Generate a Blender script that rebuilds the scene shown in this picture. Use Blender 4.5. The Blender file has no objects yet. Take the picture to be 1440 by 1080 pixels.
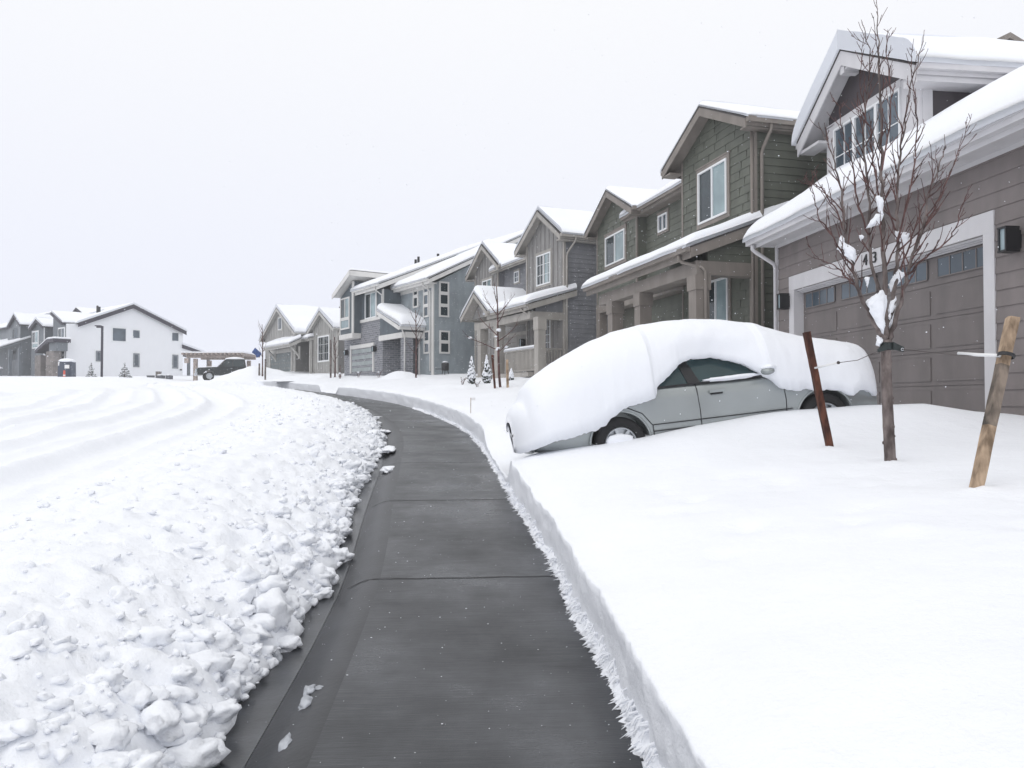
import bpy, bmesh, math, random
from mathutils import Vector, Matrix, noise
random.seed(7)
R = math.radians
sc = bpy.context.scene
COL = sc.collection
EYE = Vector((0, 0, 1.6)); FPX = 1080.0; PITCH = math.atan(23 / 1080)

def ray(px, py):
    """direction of the sight line through a point of the 1440x1080 photograph"""
    a, b = (px - 720) / FPX, (540 - py) / FPX
    return Vector((a, math.cos(PITCH) - b * math.sin(PITCH), math.sin(PITCH) + b * math.cos(PITCH)))
def at(px, py, Y):
    d = ray(px, py); return EYE + d * (Y / d.y)

# ------------------------------------------------------------------ tagging
def tag(o, label=None, cat=None, group=None, kind=None):
    if label: o['label'] = label
    if cat: o['category'] = cat
    if group: o['group'] = group
    if kind: o['kind'] = kind
    return o
def thing(name, label, cat, loc, rz=0, group=None):
    o = bpy.data.objects.new(name, None); COL.objects.link(o)
    o.location = loc; o.rotation_euler = (0, 0, rz); o.empty_display_size = .3
    return tag(o, label, cat, group)
def copy_tree(o, parent=None):
    c = o.copy(); COL.objects.link(c); c.parent = parent
    for ch in list(o.children): copy_tree(ch, c)
    return c

# ------------------------------------------------------------------ mesh builder
class MB:
    def __init__(s): s.v = []; s.f = []; s.uv = []
    def add(s, vs, fs):
        n = len(s.v); s.v += [Vector(v) for v in vs]; s.f += [[i + n for i in f] for f in fs]
    def box(s, x0, x1, y0, y1, z0, z1):
        s.add([(x0,y0,z0),(x1,y0,z0),(x1,y1,z0),(x0,y1,z0),(x0,y0,z1),(x1,y0,z1),(x1,y1,z1),(x0,y1,z1)],
              [(3,2,1,0),(4,5,6,7),(0,1,5,4),(1,2,6,5),(2,3,7,6),(3,0,4,7)])
    def mbox(s, m, a0, a1, z0, z1, o0, o1):
        """box on a mapped wall plane: a along the wall, o out of the wall"""
        c = [m(a, z, o) for o in (o0, o1) for (a, z) in ((a0,z0),(a1,z0),(a1,z1),(a0,z1))]
        s.add(c, [(0,1,2,3),(7,6,5,4),(0,4,5,1),(1,5,6,2),(2,6,7,3),(3,7,4,0)])
    def prism(s, pts, f0, f1):
        """polygon pts mapped by f0 and f1 (two parallel copies), closed"""
        n = len(pts)
        s.add([f0(*p) for p in pts] + [f1(*p) for p in pts],
              [list(range(n))[::-1], list(range(n, 2*n))] + [(i, (i+1) % n, n+(i+1) % n, n+i) for i in range(n)])
    def tube(s, pts, rad, n=6, cap=True):
        pts = [Vector(p) for p in pts]; vs = []; m = len(pts)
        ref = Vector((0, 0, 1))
        d0 = (pts[-1] - pts[0])
        if d0.length > 0 and abs(d0.normalized().z) > .8: ref = Vector((1, 0, 0))
        for i, p in enumerate(pts):
            t = (pts[min(i+1, m-1)] - pts[max(i-1, 0)])
            t = t.normalized() if t.length > 1e-9 else Vector((0, 0, 1))
            a = t.cross(ref)
            if a.length < 1e-4: a = t.cross(Vector((0, 1, 0)))
            a.normalize(); b = t.cross(a)
            r = rad[i] if isinstance(rad, (list, tuple)) else rad
            for k in range(n):
                an = 2*math.pi*k/n; vs.append(p + (a*math.cos(an) + b*math.sin(an)) * r)
        fs = [(i*n+k, i*n+(k+1) % n, (i+1)*n+(k+1) % n, (i+1)*n+k) for i in range(m-1) for k in range(n)]
        if cap: fs += [list(range(n))[::-1], list(range((m-1)*n, m*n))]
        s.add(vs, fs)
    def lathe(s, prof, n=24, M=None):
        """prof: (r, h) about local z"""
        M = M or Matrix(); vs = []; m = len(prof)
        for r, h in prof:
            for k in range(n):
                a = 2*math.pi*k/n; vs.append(M @ Vector((r*math.cos(a), r*math.sin(a), h)))
        s.add(vs, [(i*n+k, i*n+(k+1) % n, (i+1)*n+(k+1) % n, (i+1)*n+k) for i in range(m-1) for k in range(n)])
    def blob(s, c, r, sub=2, jag=.3, fr=1.5, seed=0, flat=1.0, M=None):
        bm = bmesh.new(); bmesh.ops.create_icosphere(bm, subdivisions=sub, radius=1)
        vs = []
        o = Vector((seed*3.7, seed*1.3, -seed*2.1))
        for v in bm.verts:
            p = v.co.copy(); k = 1 + jag*noise.noise(p*fr + o) + jag*.5*noise.noise(p*fr*2.7 + o)
            p = p * k; p = Vector((p.x*r[0], p.y*r[1], p.z*r[2]))
            if p.z < -r[2]*.5*flat and flat < 1: p.z = -r[2]*.5*flat
            if M: p = M @ p
            vs.append(p + Vector(c))
        s.add(vs, [[v.index for v in f.verts] for f in bm.faces]); bm.free()
    def build(s, name, mat, parent=None, smooth=False, off=(0, 0, 0)):
        me = bpy.data.meshes.new(name); o3 = Vector(off)
        me.from_pydata([tuple(v - o3) for v in s.v], [], s.f); me.update()
        if s.uv and len(s.uv) == len(s.v):
            l = me.uv_layers.new(name='UVMap')
            for lp in me.loops: l.data[lp.index].uv = s.uv[lp.vertex_index]
        me.materials.append(mat)
        if smooth: me.polygons.foreach_set('use_smooth', [True]*len(me.polygons))
        o = bpy.data.objects.new(name, me); COL.objects.link(o); o.parent = parent
        return o
    def grid(s, rows):
        """rows of equal length -> quads"""
        n = len(rows[0]); b = len(s.v)
        for r in rows: s.v += [Vector(p) for p in r]
        for i in range(len(rows)-1):
            for k in range(n-1):
                s.f.append([b+i*n+k, b+i*n+k+1, b+(i+1)*n+k+1, b+(i+1)*n+k])

# ------------------------------------------------------------------ materials
class Mat:
    def __init__(s, name, col, rough=.6, spec=.5, metal=0):
        s.m = bpy.data.materials.new(name); s.m.use_nodes = True
        s.t = s.m.node_tree; s.b = s.t.nodes['Principled BSDF']
        s.b.inputs['Base Color'].default_value = (*col, 1); s.b.inputs['Roughness'].default_value = rough
        s.b.inputs['Specular IOR Level'].default_value = spec; s.b.inputs['Metallic'].default_value = metal
        s.col = col
    def n(s, kind, **kw):
        x = s.t.nodes.new(kind)
        for k, v in kw.items():
            if k.startswith('i_'): x.inputs[k[2:].replace('_', ' ')].default_value = v
            else: setattr(x, k, v)
        return x
    def l(s, a, b): s.t.links.new(a, b)
    def coords(s, space='Object', scale=(1, 1, 1)):
        c = s.n('ShaderNodeTexCoord'); mp = s.n('ShaderNodeMapping'); mp.inputs['Scale'].default_value = scale
        s.l(c.outputs[space], mp.inputs['Vector']); return mp.outputs['Vector']
    def vary(s, amt=.15, scale=3., detail=6., space='Object', stretch=(1, 1, 1), c2=None, lo=.35, hi=.65):
        v = s.coords(space, stretch); nz = s.n('ShaderNodeTexNoise', i_Scale=scale, i_Detail=detail)
        s.l(v, nz.inputs['Vector'])
        r = s.n('ShaderNodeValToRGB'); r.color_ramp.elements[0].position = lo; r.color_ramp.elements[1].position = hi
        a = tuple(c*(1-amt) for c in s.col); b = c2 or tuple(min(1, c*(1+amt)) for c in s.col)
        r.color_ramp.elements[0].color = (*a, 1); r.color_ramp.elements[1].color = (*b, 1)
        s.l(nz.outputs['Fac'], r.inputs['Fac']); s.l(r.outputs['Color'], s.b.inputs['Base Color'])
        s.last = r; return s
    def bump(s, scale=40., strength=.3, dist=.01, detail=8., space='Object', stretch=(1, 1, 1), rough=.6):
        v = s.coords(space, stretch); nz = s.n('ShaderNodeTexNoise', i_Scale=scale, i_Detail=detail, i_Roughness=rough)
        s.l(v, nz.inputs['Vector']); bp = s.n('ShaderNodeBump', i_Strength=strength, i_Distance=dist)
        s.l(nz.outputs['Fac'], bp.inputs['Height'])
        if s.b.inputs['Normal'].is_linked: s.l(s.b.inputs['Normal'].links[0].from_socket, bp.inputs['Normal'])
        s.l(bp.outputs['Normal'], s.b.inputs['Normal']); return s

def snow_mat(name, bump):
    m = Mat(name, (.88, .90, .945), .75, .25)
    m.vary(.015, .9, 5)
    for sc_, st, d in bump: m.bump(sc_, st, d, 6)
    return m.m
M = {}
M['snow'] = snow_mat('fresh_snow', [(1.3, .35, .12), (7, .28, .03), (60, .45, .010)])
M['snow_rough'] = snow_mat('plowed_snow', [(9, .45, .04), (38, .32, .016), (110, .25, .006)])
M['snow_roof'] = snow_mat('roof_snow', [(1.6, .2, .06), (22, .15, .01)])
def paint(name, c, rough=.6, amt=.07, bs=.1):
    return Mat(name, c, rough, .35).vary(amt*1.7, 1.6, 8, stretch=(1.6, 1.6, .7)).bump(60, bs, .004).m
M['taupe'] = paint('taupe_siding', (0.199, 0.175, 0.170)); M['taupe_door'] = paint('taupe_garage_door', (0.159, 0.141, 0.137), .5)
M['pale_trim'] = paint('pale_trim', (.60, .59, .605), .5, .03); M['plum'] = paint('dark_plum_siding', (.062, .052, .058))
M['olive'] = paint('olive_siding', (.112, .119, .098)); M['olive_trim'] = paint('brown_grey_trim', (0.221, 0.196, 0.176))
M['olive_door'] = paint('olive_garage_door', (.15, .148, .125))
M['grey'] = paint('grey_siding', (0.200, 0.204, 0.220)); M['grey_batten'] = paint('grey_board_batten', (.245, .238, .232))
M['grey_trim'] = paint('warm_grey_trim', (0.357, 0.336, 0.310)); M['grey_door'] = paint('warm_grey_door', (.26, .25, .235))
M['blue'] = paint('blue_grey_siding', (0.284, 0.320, 0.342)); M['navy'] = paint('slate_blue_panel', (.098, .12, .138))
M['blue_trim'] = paint('off_white_trim', (.66, .65, .63), .5, .03); M['blue_door'] = paint('grey_green_garage_door', (.31, .345, .35))
M['beige'] = paint('beige_board_batten', (0.334, 0.329, 0.316)); M['beige_trim'] = paint('beige_trim', (.44, .43, .41))
M['beige_dark'] = paint('taupe_board', (.17, .165, .16)); M['beige_door'] = paint('slate_garage_door', (.165, .185, .19))
M['white'] = paint('white_siding', (.80, .81, .835), .5, .008); M['black_trim'] = paint('dark_fascia', (.03, .026, .042), .5)
M['slate'] = paint('slate_siding', (0.140, 0.157, 0.176)); M['slate_lt'] = paint('grey_siding_light', (.19, .205, .225))
M['vinyl'] = paint('white_vinyl_frame', (.78, .79, .8), .4, .02)
M['shingle'] = Mat('dark_shingles', (.055, .05, .05), .9).vary(.4, 30).m
M['black'] = Mat('black_metal', (.012, .012, .014), .45).m
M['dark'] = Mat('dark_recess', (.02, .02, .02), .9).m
def glass(name, c, rough=.06):
    m = Mat(name, c, rough, .5); m.vary(.25, .8, 3); return m.m
M['glass'] = glass('dark_window_glass', (.022, .034, .04)); M['blind'] = glass('window_with_blind', (.26, .34, .36), .15)
M['glass_mid'] = glass('grey_window_glass', (.075, .10, .125), .1)
M['lamp_glass'] = glass('lantern_glass', (.30, .38, .41), .2)
def brick(name, c1, c2, mort, sx, sy):
    m = Mat(name, c1, .8, .2)
    v = m.coords('UV'); b = m.n('ShaderNodeTexBrick', i_Scale=1.0); b.offset = .5
    b.inputs['Color1'].default_value = (*c1, 1); b.inputs['Color2'].default_value = (*c2, 1); b.inputs['Mortar'].default_value = (*mort, 1)
    b.inputs['Brick Width'].default_value = sx; b.inputs['Row Height'].default_value = sy; b.inputs['Mortar Size'].default_value = .012
    m.l(v, b.inputs['Vector']); m.l(b.outputs['Color'], m.b.inputs['Base Color'])
    bp = m.n('ShaderNodeBump', i_Strength=.6, i_Distance=.012); m.l(b.outputs['Fac'], bp.inputs['Height']); bp.invert = True
    m.l(bp.outputs['Normal'], m.b.inputs['Normal']); return m.m
M['brick'] = brick('grey_brick', (.15, .155, .175), (.25, .255, .28), (.36, .36, .37), .34, .125)
M['stone'] = brick('brown_stone', (.16, .145, .14), (.25, .225, .215), (.2, .19, .18), .5, .3)
def bark(name, c, c2):
    return Mat(name, c, .8, .3).vary(.4, 14, 8, stretch=(1, 1, .4), c2=c2).bump(40, .6, .006, stretch=(1, 1, .25)).m
M['bark'] = bark('grey_brown_bark', (.11, .085, .08), (.21, .175, .165)); M['twig'] = bark('red_brown_twigs', (.085, .045, .043), (.16, .09, .084))
M['stake_dark'] = bark('red_brown_wood', (.05, .017, .012), (.13, .05, .03)); M['stake'] = bark('weathered_wood', (.27, .19, .125), (.50, .37, .26))
M['stake_wet'] = bark('wet_wood', (.10, .085, .072), (.26, .21, .17))
M['cedar'] = bark('cedar_beams', (.34, .28, .25), (.56, .48, .44))
M['needle'] = Mat('spruce_needles', (.04, .055, .045), .8).vary(.4, 9).m
M['strap'] = Mat('dark_green_strap', (.022, .03, .03), .6).vary(.3, 20).m
M['plastic'] = Mat('white_plastic', (.8, .8, .8), .4).m; M['wire'] = Mat('rusty_wire', (.09, .075, .07), .5, metal=.5).m

def walk_mat():
    m = Mat('wet_concrete', (.04, .042, .047), .42, .4)
    v = m.coords('UV', (1, 1, 1))
    n1 = m.n('ShaderNodeTexNoise', i_Scale=.9, i_Detail=9., i_Roughness=.62); m.l(v, n1.inputs['Vector'])
    vs = m.coords('UV', (30, .9, 1)); n2 = m.n('ShaderNodeTexNoise', i_Scale=2.2, i_Detail=5.); m.l(vs, n2.inputs['Vector'])
    mx = m.n('ShaderNodeMath', operation='MULTIPLY_ADD'); mx.inputs[1].default_value = .24
    m.l(n2.outputs['Fac'], mx.inputs[0]); m.l(n1.outputs['Fac'], mx.inputs[2])
    r = m.n('ShaderNodeValToRGB'); e = r.color_ramp.elements
    e[0].position = .47; e[0].color = (.018, .0195, .0225, 1); e[1].position = .80; e[1].color = (.064, .068, .076, 1)
    x = e.new(.62); x.color = (.030, .032, .0365, 1)
    m.l(mx.outputs[0], r.inputs['Fac']); m.l(r.outputs['Color'], m.b.inputs['Base Color'])
    rr = m.n('ShaderNodeMapRange'); rr.inputs['From Min'].default_value = .4; rr.inputs['From Max'].default_value = .85
    rr.inputs['To Min'].default_value = .46; rr.inputs['To Max'].default_value = .2
    m.l(mx.outputs[0], rr.inputs['Value']); m.l(rr.outputs['Result'], m.b.inputs['Roughness'])
    vb = m.coords('UV', (60, 3, 1)); n3 = m.n('ShaderNodeTexNoise', i_Scale=2.5, i_Detail=4.); m.l(vb, n3.inputs['Vector'])
    bp = m.n('ShaderNodeBump', i_Strength=.35, i_Distance=.004); m.l(n3.outputs['Fac'], bp.inputs['Height'])
    vg = m.coords('UV', (1, 1, 1)); n4 = m.n('ShaderNodeTexNoise', i_Scale=130., i_Detail=2.); m.l(vg, n4.inputs['Vector'])
    b2 = m.n('ShaderNodeBump', i_Strength=.25, i_Distance=.002); m.l(n4.outputs['Fac'], b2.inputs['Height']); m.l(bp.outputs['Normal'], b2.inputs['Normal'])
    m.l(b2.outputs['Normal'], m.b.inputs['Normal']); return m.m
M['walk'] = walk_mat()
M['kerb'] = Mat('shaded_wet_kerb', (.020, .0215, .025), .36, .4).vary(.35, 2.5, 8).bump(30, .3, .005).m  # wet concrete, base darkened to paint in the shading of the kerb slope
M['gutter'] = Mat('wet_gutter', (.045, .048, .054), .28, .5).vary(.45, 3, 8).bump(25, .3, .006).m
M['slush'] = Mat('grey_slush', (.42, .44, .48), .5, .4).vary(.25, 9).bump(40, .4, .01).m
M['joint'] = Mat('dark_joint', (.012, .012, .013), .6).m

# ------------------------------------------------------------------ terrain
PROF = [(-60, -1.6), (-6, -.16), (0, 0), (3.1, .06), (6.3, .165), (9.35, .42), (12.35, .615), (15.3, .79), (18.2, .945), (21, 1.075),
        (25, 1.27), (30, 1.51), (35, 1.735), (40, 1.96), (45, 2.18), (52, 2.5), (60, 2.85), (80, 3.55), (90, 3.95), (120, 4.6), (200, 5.0), (900, 5.0)]
def lerp_table(T, x):
    if x <= T[0][0]: return T[0][1]
    for (a, b), (c, d) in zip(T, T[1:]):
        if x <= c: return b + (d-b)*(x-a)/(c-a)
    return T[-1][1]
def street(y):
    return (lerp_table(PROF, y-1.2) + 2*lerp_table(PROF, y) + lerp_table(PROF, y+1.2)) / 4
PATH = [(1.75, -14), (1.1, -6), (.72, 0), (.55, 3.2), (.34, 6.3), (-.02, 9.35), (-.37, 12.35), (-.74, 15.3), (-1.26, 18.2), (-1.94, 21),
        (-3.05, 25), (-4.8, 30), (-7.05, 35), (-9.6, 40), (-12.2, 45), (-15.1, 50), (-18.2, 53.6), (-21.5, 55.4)]
def spline(P, per=14):
    out = []
    for i in range(len(P)-1):
        p0 = Vector(P[max(i-1, 0)]); p1 = Vector(P[i]); p2 = Vector(P[i+1]); p3 = Vector(P[min(i+2, len(P)-1)])
        for k in range(per):
            t = k/per
            out.append(.5*((2*p1) + (p2-p0)*t + (2*p0-5*p1+4*p2-p3)*t*t + (3*p1-p0-3*p2+p3)*t**3))
    out.append(Vector(P[-1])); return out
SP = spline(PATH)
SL = [0.]
for a, b in zip(SP, SP[1:]): SL.append(SL[-1] + (b-a).length)
def path(s):
    """point and right-hand normal at arc length s of the walk's right edge"""
    s = max(0, min(s, SL[-1]-1e-4)); lo, hi = 0, len(SL)-1
    while hi-lo > 1:
        m = (lo+hi)//2
        if SL[m] <= s: lo = m
        else: hi = m
    f = (s-SL[lo])/(SL[hi]-SL[lo]); p = SP[lo].lerp(SP[hi], f)
    def tan(i):
        i = max(1, min(i, len(SP)-2)); return (SP[i+1]-SP[i-1]).normalized()
    t = tan(lo).lerp(tan(hi), f).normalized()
    return p, Vector((t.y, -t.x))
def nearest(x, y):
    """(s, t): arc length and signed offset (right positive)"""
    q = Vector((x, y)); bi = min(range(len(SP)), key=lambda i: (SP[i]-q).length_squared)
    best = None
    for i in (bi-1, bi):
        if 0 <= i < len(SP)-1:
            a, b = SP[i], SP[i+1]; d = b-a; f = max(0, min(1, (q-a).dot(d)/d.length_squared)); p = a+d*f
            if best is None or (q-p).length < best[0]:
                best = ((q-p).length, SL[i]+f*d.length, (q-p).dot(Vector((d.y, -d.x)).normalized()))
    return best[1], (best[0] if best[2] > 0 else -best[0])
def s_at_y(y):
    for i in range(len(SP)-1):
        if SP[i].y <= y <= SP[i+1].y: return SL[i] + (SL[i+1]-SL[i])*(y-SP[i].y)/(SP[i+1].y-SP[i].y)
    return 0 if y < 0 else SL[-1]
S0 = s_at_y(-3)
def sm(a, b, x):
    x = max(0, min(1, (x-a)/(b-a))); return x*x*(3-2*x)
def nz(x, y, f, o=0): return noise.noise(Vector((x*f + o, y*f - o, o*.37)))
S_DRV0, S_DRV1 = s_at_y(9.75), s_at_y(13.2)
S_D40, S_D41 = s_at_y(38.5), s_at_y(41.5)
def yard_rise(s, t):
    """height of the snow on the lawns above the walk's level"""
    r = .41 + .64*(1-math.exp(-max(t, 0)/2.9))
    r += .12*sm(14, 30, s-S0)*sm(2, 8, t)
    m = s - S_DRV0
    r += .215*math.exp(-((m+.62)/.75)**2)*sm(.4, 4.0, t)*(1-sm(5.2, 6.6, t))
    r += .05*math.exp(-((m+.6)/.7)**2)*(1-sm(.4, 2, t))
    tr = sm(-.25, .25, m)*(1-sm(S_DRV1-S_DRV0-.3, S_DRV1-S_DRV0+.5, m))*(1-sm(6.4, 7.5, t))
    r -= tr*(.17 + .10*(1-sm(0, 1.2, t)))
    d4 = sm(S_D40-.4, S_D40+.2, s)*(1-sm(S_D41-.2, S_D41+.4, s))
    r -= d4*.36*(1-sm(.3, 3, t))
    return r
_r = random.Random(41)
DENTS = [(1.2+2.6*_r.random(), 4.2+3.2*_r.random(), .07+.09*_r.random(), -.012-.022*_r.random()) for _ in range(26)] + [(at(1276, 812, 4.6).x, 4.6, .13, .035), (at(1050, 745, 5.2).x, 5.2, .16, -.03), (at(935, 705, 6).x, 6.0, .14, -.03), (at(985, 708, 5.9).x, 5.9, .14, -.03), (at(1200, 722, 5.3).x, 5.3, .15, -.03)]
DENTS += [(at(px, py, Y).x, Y-.02, .10, .035) for px, py, Y in ((1252, 645, 7.0), (1375, 676, 5.55), (1165, 620, 7.9))]
def yard_z(x, y, st=None):
    s, t = st or nearest(x, y)
    p, n = path(s)
    base = street(p.y)*(1-sm(8, 20, t)) + street(y)*sm(8, 20, t)
    z = base + yard_rise(s, t) + .05*nz(x, y, .35, 3)*sm(.5, 3, t) + .016*nz(x, y, 1.3, 9)
    if 3.6 < y < 8.6 and .5 < x < 5:
        for dx, dy, dr, dh in DENTS:
            q = ((x-dx)**2+(y-dy)**2)/dr**2
            if q < 6: z += dh*math.exp(-q)
    q = (1-sm(-23, -17, x))*sm(48, 54, y)
    z -= q*(yard_rise(s, t)-.06-.1*sm(0, .6, t))
    far = sm(18, 30, y)
    z += far*sm(.8, 2.5, t)*(.10*nz(x, y, .55, 5) + .06*abs(nz(x, y, 1.4, 2)))
    return z
# ------------------------------------------------------------------ terrain meshes
def s_rows(y0, y1):
    out = []; s = s_at_y(y0); e = s_at_y(y1) if y1 < 59 else SL[-1]-.01
    while s < e:
        out.append(s); y = path(s)[0].y
        s += .22 if y < 1.2 else max(.028, .0095*y) if y < 20 else .2+.012*(y-20)
    return out + [e]
def right_lawn():
    mb = MB(); ts = [.03]
    while ts[-1] < 46: ts.append(ts[-1] + (.03 + .022*ts[-1] if ts[-1] < 5.2 else .13*ts[-1]))
    rows = []
    for s in s_rows(-6, 60):
        p, n = path(s); z0 = street(p.y); row = []
        h0 = yard_z(p.x, p.y, (s, 0.0)) - z0
        h0 *= 1 + .06*nz(s, 0, 1.1)
        w = .045*nz(s, 0, .8) + .03*nz(s, 3, 3)
        for k in range(9):
            f = k/8
            o = w*(1-.5*f) + .018*nz(s*3.1, f*2.2, 1.2, 4) + .016*nz(s*9, f*3, 1, 8) + .008*nz(s*26, f*5, 1, 2) + .06*(1-f) + .02*f
            z = z0 - .02 + f*(h0+.0)
            row.append((p.x+n.x*o, p.y+n.y*o, z))
        for t in ts:
            tt = t + w*.5*max(0, 1-t); x, y = p.x+n.x*tt, p.y+n.y*tt
            z = yard_z(x, y, (s, t))
            if t < .3: z = z0 + h0 - .02 + (z-z0-h0+.02)*sm(0, .3, t) + .012*(1-t/.3)
            row.append((x, y, z))
        rows.append(row)
    mb.grid(rows); return mb.build('snowy_lawn', M['snow'], smooth=True)
tag(right_lawn(), 'smooth deep snow covering the front lawns to the right of the walk', 'snow', kind='structure')

def edge_d(s):
    y = path(s)[0].y
    return 1.87 + .05*(1-sm(4, 7, path(s)[0].y)) + .08*nz(s, 0, .7, 2) + .08*nz(s, 0, 2.3, 5) + .05*nz(s, 1, 6, 1) - .1*sm(12, 22, y)
def bank_h(s, d, x, y):
    """height above the gutter of the plowed bank and the road snow; d metres left of the walk's edge"""
    q = d - edge_d(s)
    far = sm(10, 30, y)
    rise = 1-math.exp(-max(q, 0)/.30)
    h = (.40+.06*nz(s, 1, .35))*rise + .20*math.exp(-((q-1.5)/1.0)**2) - .16*sm(2.2, 4.0, q)
    h *= 1 - .2*far
    lump = (1-sm(2.4, 4.4, q))*sm(0, .25, q)*(.55+.45*(1-sm(.2, 1.5, q)))
    v = Vector((x*2.1, y*2.1, 0))
    a = abs(noise.noise(v)); b = noise.noise(v*2.9 + Vector((5, 1, 0))); c = noise.noise(v*7.3); e = noise.noise(v*15)
    vor = noise.voronoi(Vector((x*3.4, y*3.4, .5)))[0]; cell = vor[0]
    h += lump*(.11*(a-.2) + .06*b + .042*c + .018*e + .09*(.38-cell) + .05*(.38-noise.voronoi(Vector((x*8.5, y*8.5, .2)))[0][0]))
    rt = sm(2.6, 3.6, q)
    wig = .22*nz(s, 0, .09, 7)
    for rc, rw, dp in ((6.0, .46, .13), (7.75, .40, .10), (9.7, .46, .12), (11.5, .4, .09), (14.2, .5, .10), (16.0, .5, .08)):
        g = (d+wig-rc)/rw
        h += rt*1.15*dp*(-math.exp(-g**4) + .55*math.exp(-((abs(g)-1.25)/.35)**2)*(1+.6*nz(x, y, 1.5, rc)))
    h += rt*(.03*nz(x, y, .5) + .022*abs(nz(x, y, 1.2, 3)) + .014*nz(x, y, 3.5))
    return h
def left_reach(y): return 24 - 17.5*sm(38, 52, y)
def left_bank():
    mb = MB(); fr = [0.]
    while fr[-1] < 1: fr.append(fr[-1] + (.0016 if fr[-1] < .13 else .0022 if fr[-1] < .2 else .0038))
    fr[-1] = 1.; rows = []
    for s in s_rows(-2.5, 60):
        p, n = path(s); z0 = street(p.y)-.11; row = []; e = edge_d(s); L = left_reach(p.y)
        for k, f in enumerate(fr):
            d = e + f*L; x, y = p.x-n.x*d, p.y-n.y*d
            if k == 0: row.append((x+n.x*-.04, y+n.y*-.04, z0-.03))
            base = z0*(1-sm(4, 16, d)) + (street(y)-.11)*sm(4, 16, d)
            h = bank_h(s, d, x, y)
            o = (.05*noise.noise(Vector((x*4, y*4, 2))) + .03*noise.noise(Vector((x*11, y*11, 2))))*(1-sm(0, .8, d-e))*sm(0, .02, f)
            h -= .7*sm(.93, 1, f) + .9*sm(SL[-1]-2.5, SL[-1], s)*sm(.2, .6, d-e)
            row.append((x-n.x*o, y-n.y*o, base + h))
        rows.append(row)
    mb.grid(rows); return mb.build('snowy_road', M['snow_rough'], smooth=True)
tag(left_bank(), 'plowed snow heaped over the kerb and the rutted snow on the road', 'road', kind='structure')

def ground():
    mb = MB()
    xs = [-900, -500, -300, -200, -150, -120] + list(range(-100, 60, 3)) + [70, 90, 130, 200, 300, 500, 900]
    ys = [-60, -40, -25] + list(range(-15, 130, 3)) + [140, 160, 200, 260, 350, 500, 900]
    rows = []
    for y in ys:
        r = []
        for x in xs:
            s, t = nearest(x, y); z = street(y)
            if t > 0: z += .10+1.02*sm(-24, -17, x)+.45*(1-sm(-36, -30, x)) + .06*nz(x, y, .2); lim = 43
            else: z += .06 + .10*nz(x, y, .18) + .05*nz(x, y, .6) + .45*(1-sm(-36, -30, x))*sm(58, 68, y); lim = left_reach(path(s)[0].y) - 1
            inside = s < SL[-1]-2 and s > .5 and abs(t) < lim
            if inside: z -= 1.1*(sm(0, 2.5, lim-abs(t)))
            r.append((x, y, z))
        rows.append(r)
    mb.grid(rows); return mb.build('ground', M['snow'], smooth=True)
tag(ground(), 'snow covered ground reaching to the horizon', 'ground', kind='structure')

def walk():
    mb = MB(); kb = MB(); gb = MB(); jb = MB()
    rows, uvs, kr, ku, gr = [], [], [], [], []
    for s in s_rows(-6, 60):
        p, n = path(s); z = street(p.y)
        rows.append([(p.x+n.x*t, p.y+n.y*t, z) for t in (.35, 0, -.5, -1.0, -1.40)]); uvs += [(s, t) for t in (.35, 0, -.5, -1., -1.40)]
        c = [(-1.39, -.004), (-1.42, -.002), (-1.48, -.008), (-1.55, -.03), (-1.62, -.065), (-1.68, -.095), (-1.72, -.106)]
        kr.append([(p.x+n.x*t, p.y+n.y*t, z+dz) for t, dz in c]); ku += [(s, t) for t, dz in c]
        gr.append([(p.x+n.x*t, p.y+n.y*t, z+dz) for t, dz in ((-1.724, -.108), (-2.1, -.122), (-2.6, -.118), (-4.0, -.11))])
    mb.grid(rows); mb.uv = uvs; kb.grid(kr); kb.uv = ku; gb.grid(gr)
    tag(mb.build('sidewalk', M['walk'], smooth=True), 'dark wet concrete walk cleared of snow, curving away to the left', 'sidewalk', kind='structure')
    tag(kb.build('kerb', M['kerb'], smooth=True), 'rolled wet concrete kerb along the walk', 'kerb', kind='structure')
    tag(gb.build('gutter', M['gutter'], smooth=True), 'dark wet gutter pan below the kerb', 'gutter', kind='structure')
    s = s_at_y(6.25)
    for k in range(-3, 17):
        q = s + 3.05*k; pts = []
        for w in (-.009, .009):
            row = []
            for i in range(13):
                t = -1.66*i/12; ss = q + .022*nz(t*3, k, 1.3) + .018*nz(t*9, k, 1) + (.05*sm(-1.0, -1.66, t))
                p, n = path(ss + w*(1+.4*nz(t*8, k, 2))); z = street(p.y) + .003
                if t < -1.36: z += .004
                if t < -1.40: z -= lerp_table([(0, 0), (.08, .008), (.15, .03), (.22, .065), (.28, .095)], -1.4-t)
                row.append((p.x+n.x*t, p.y+n.y*t, z))
            pts.append(row)
        jb.grid(pts)
    tag(jb.build('sidewalk_joints', M['joint']), 'dark joints between the slabs of the walk', 'joint', kind='structure')
walk()

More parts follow.
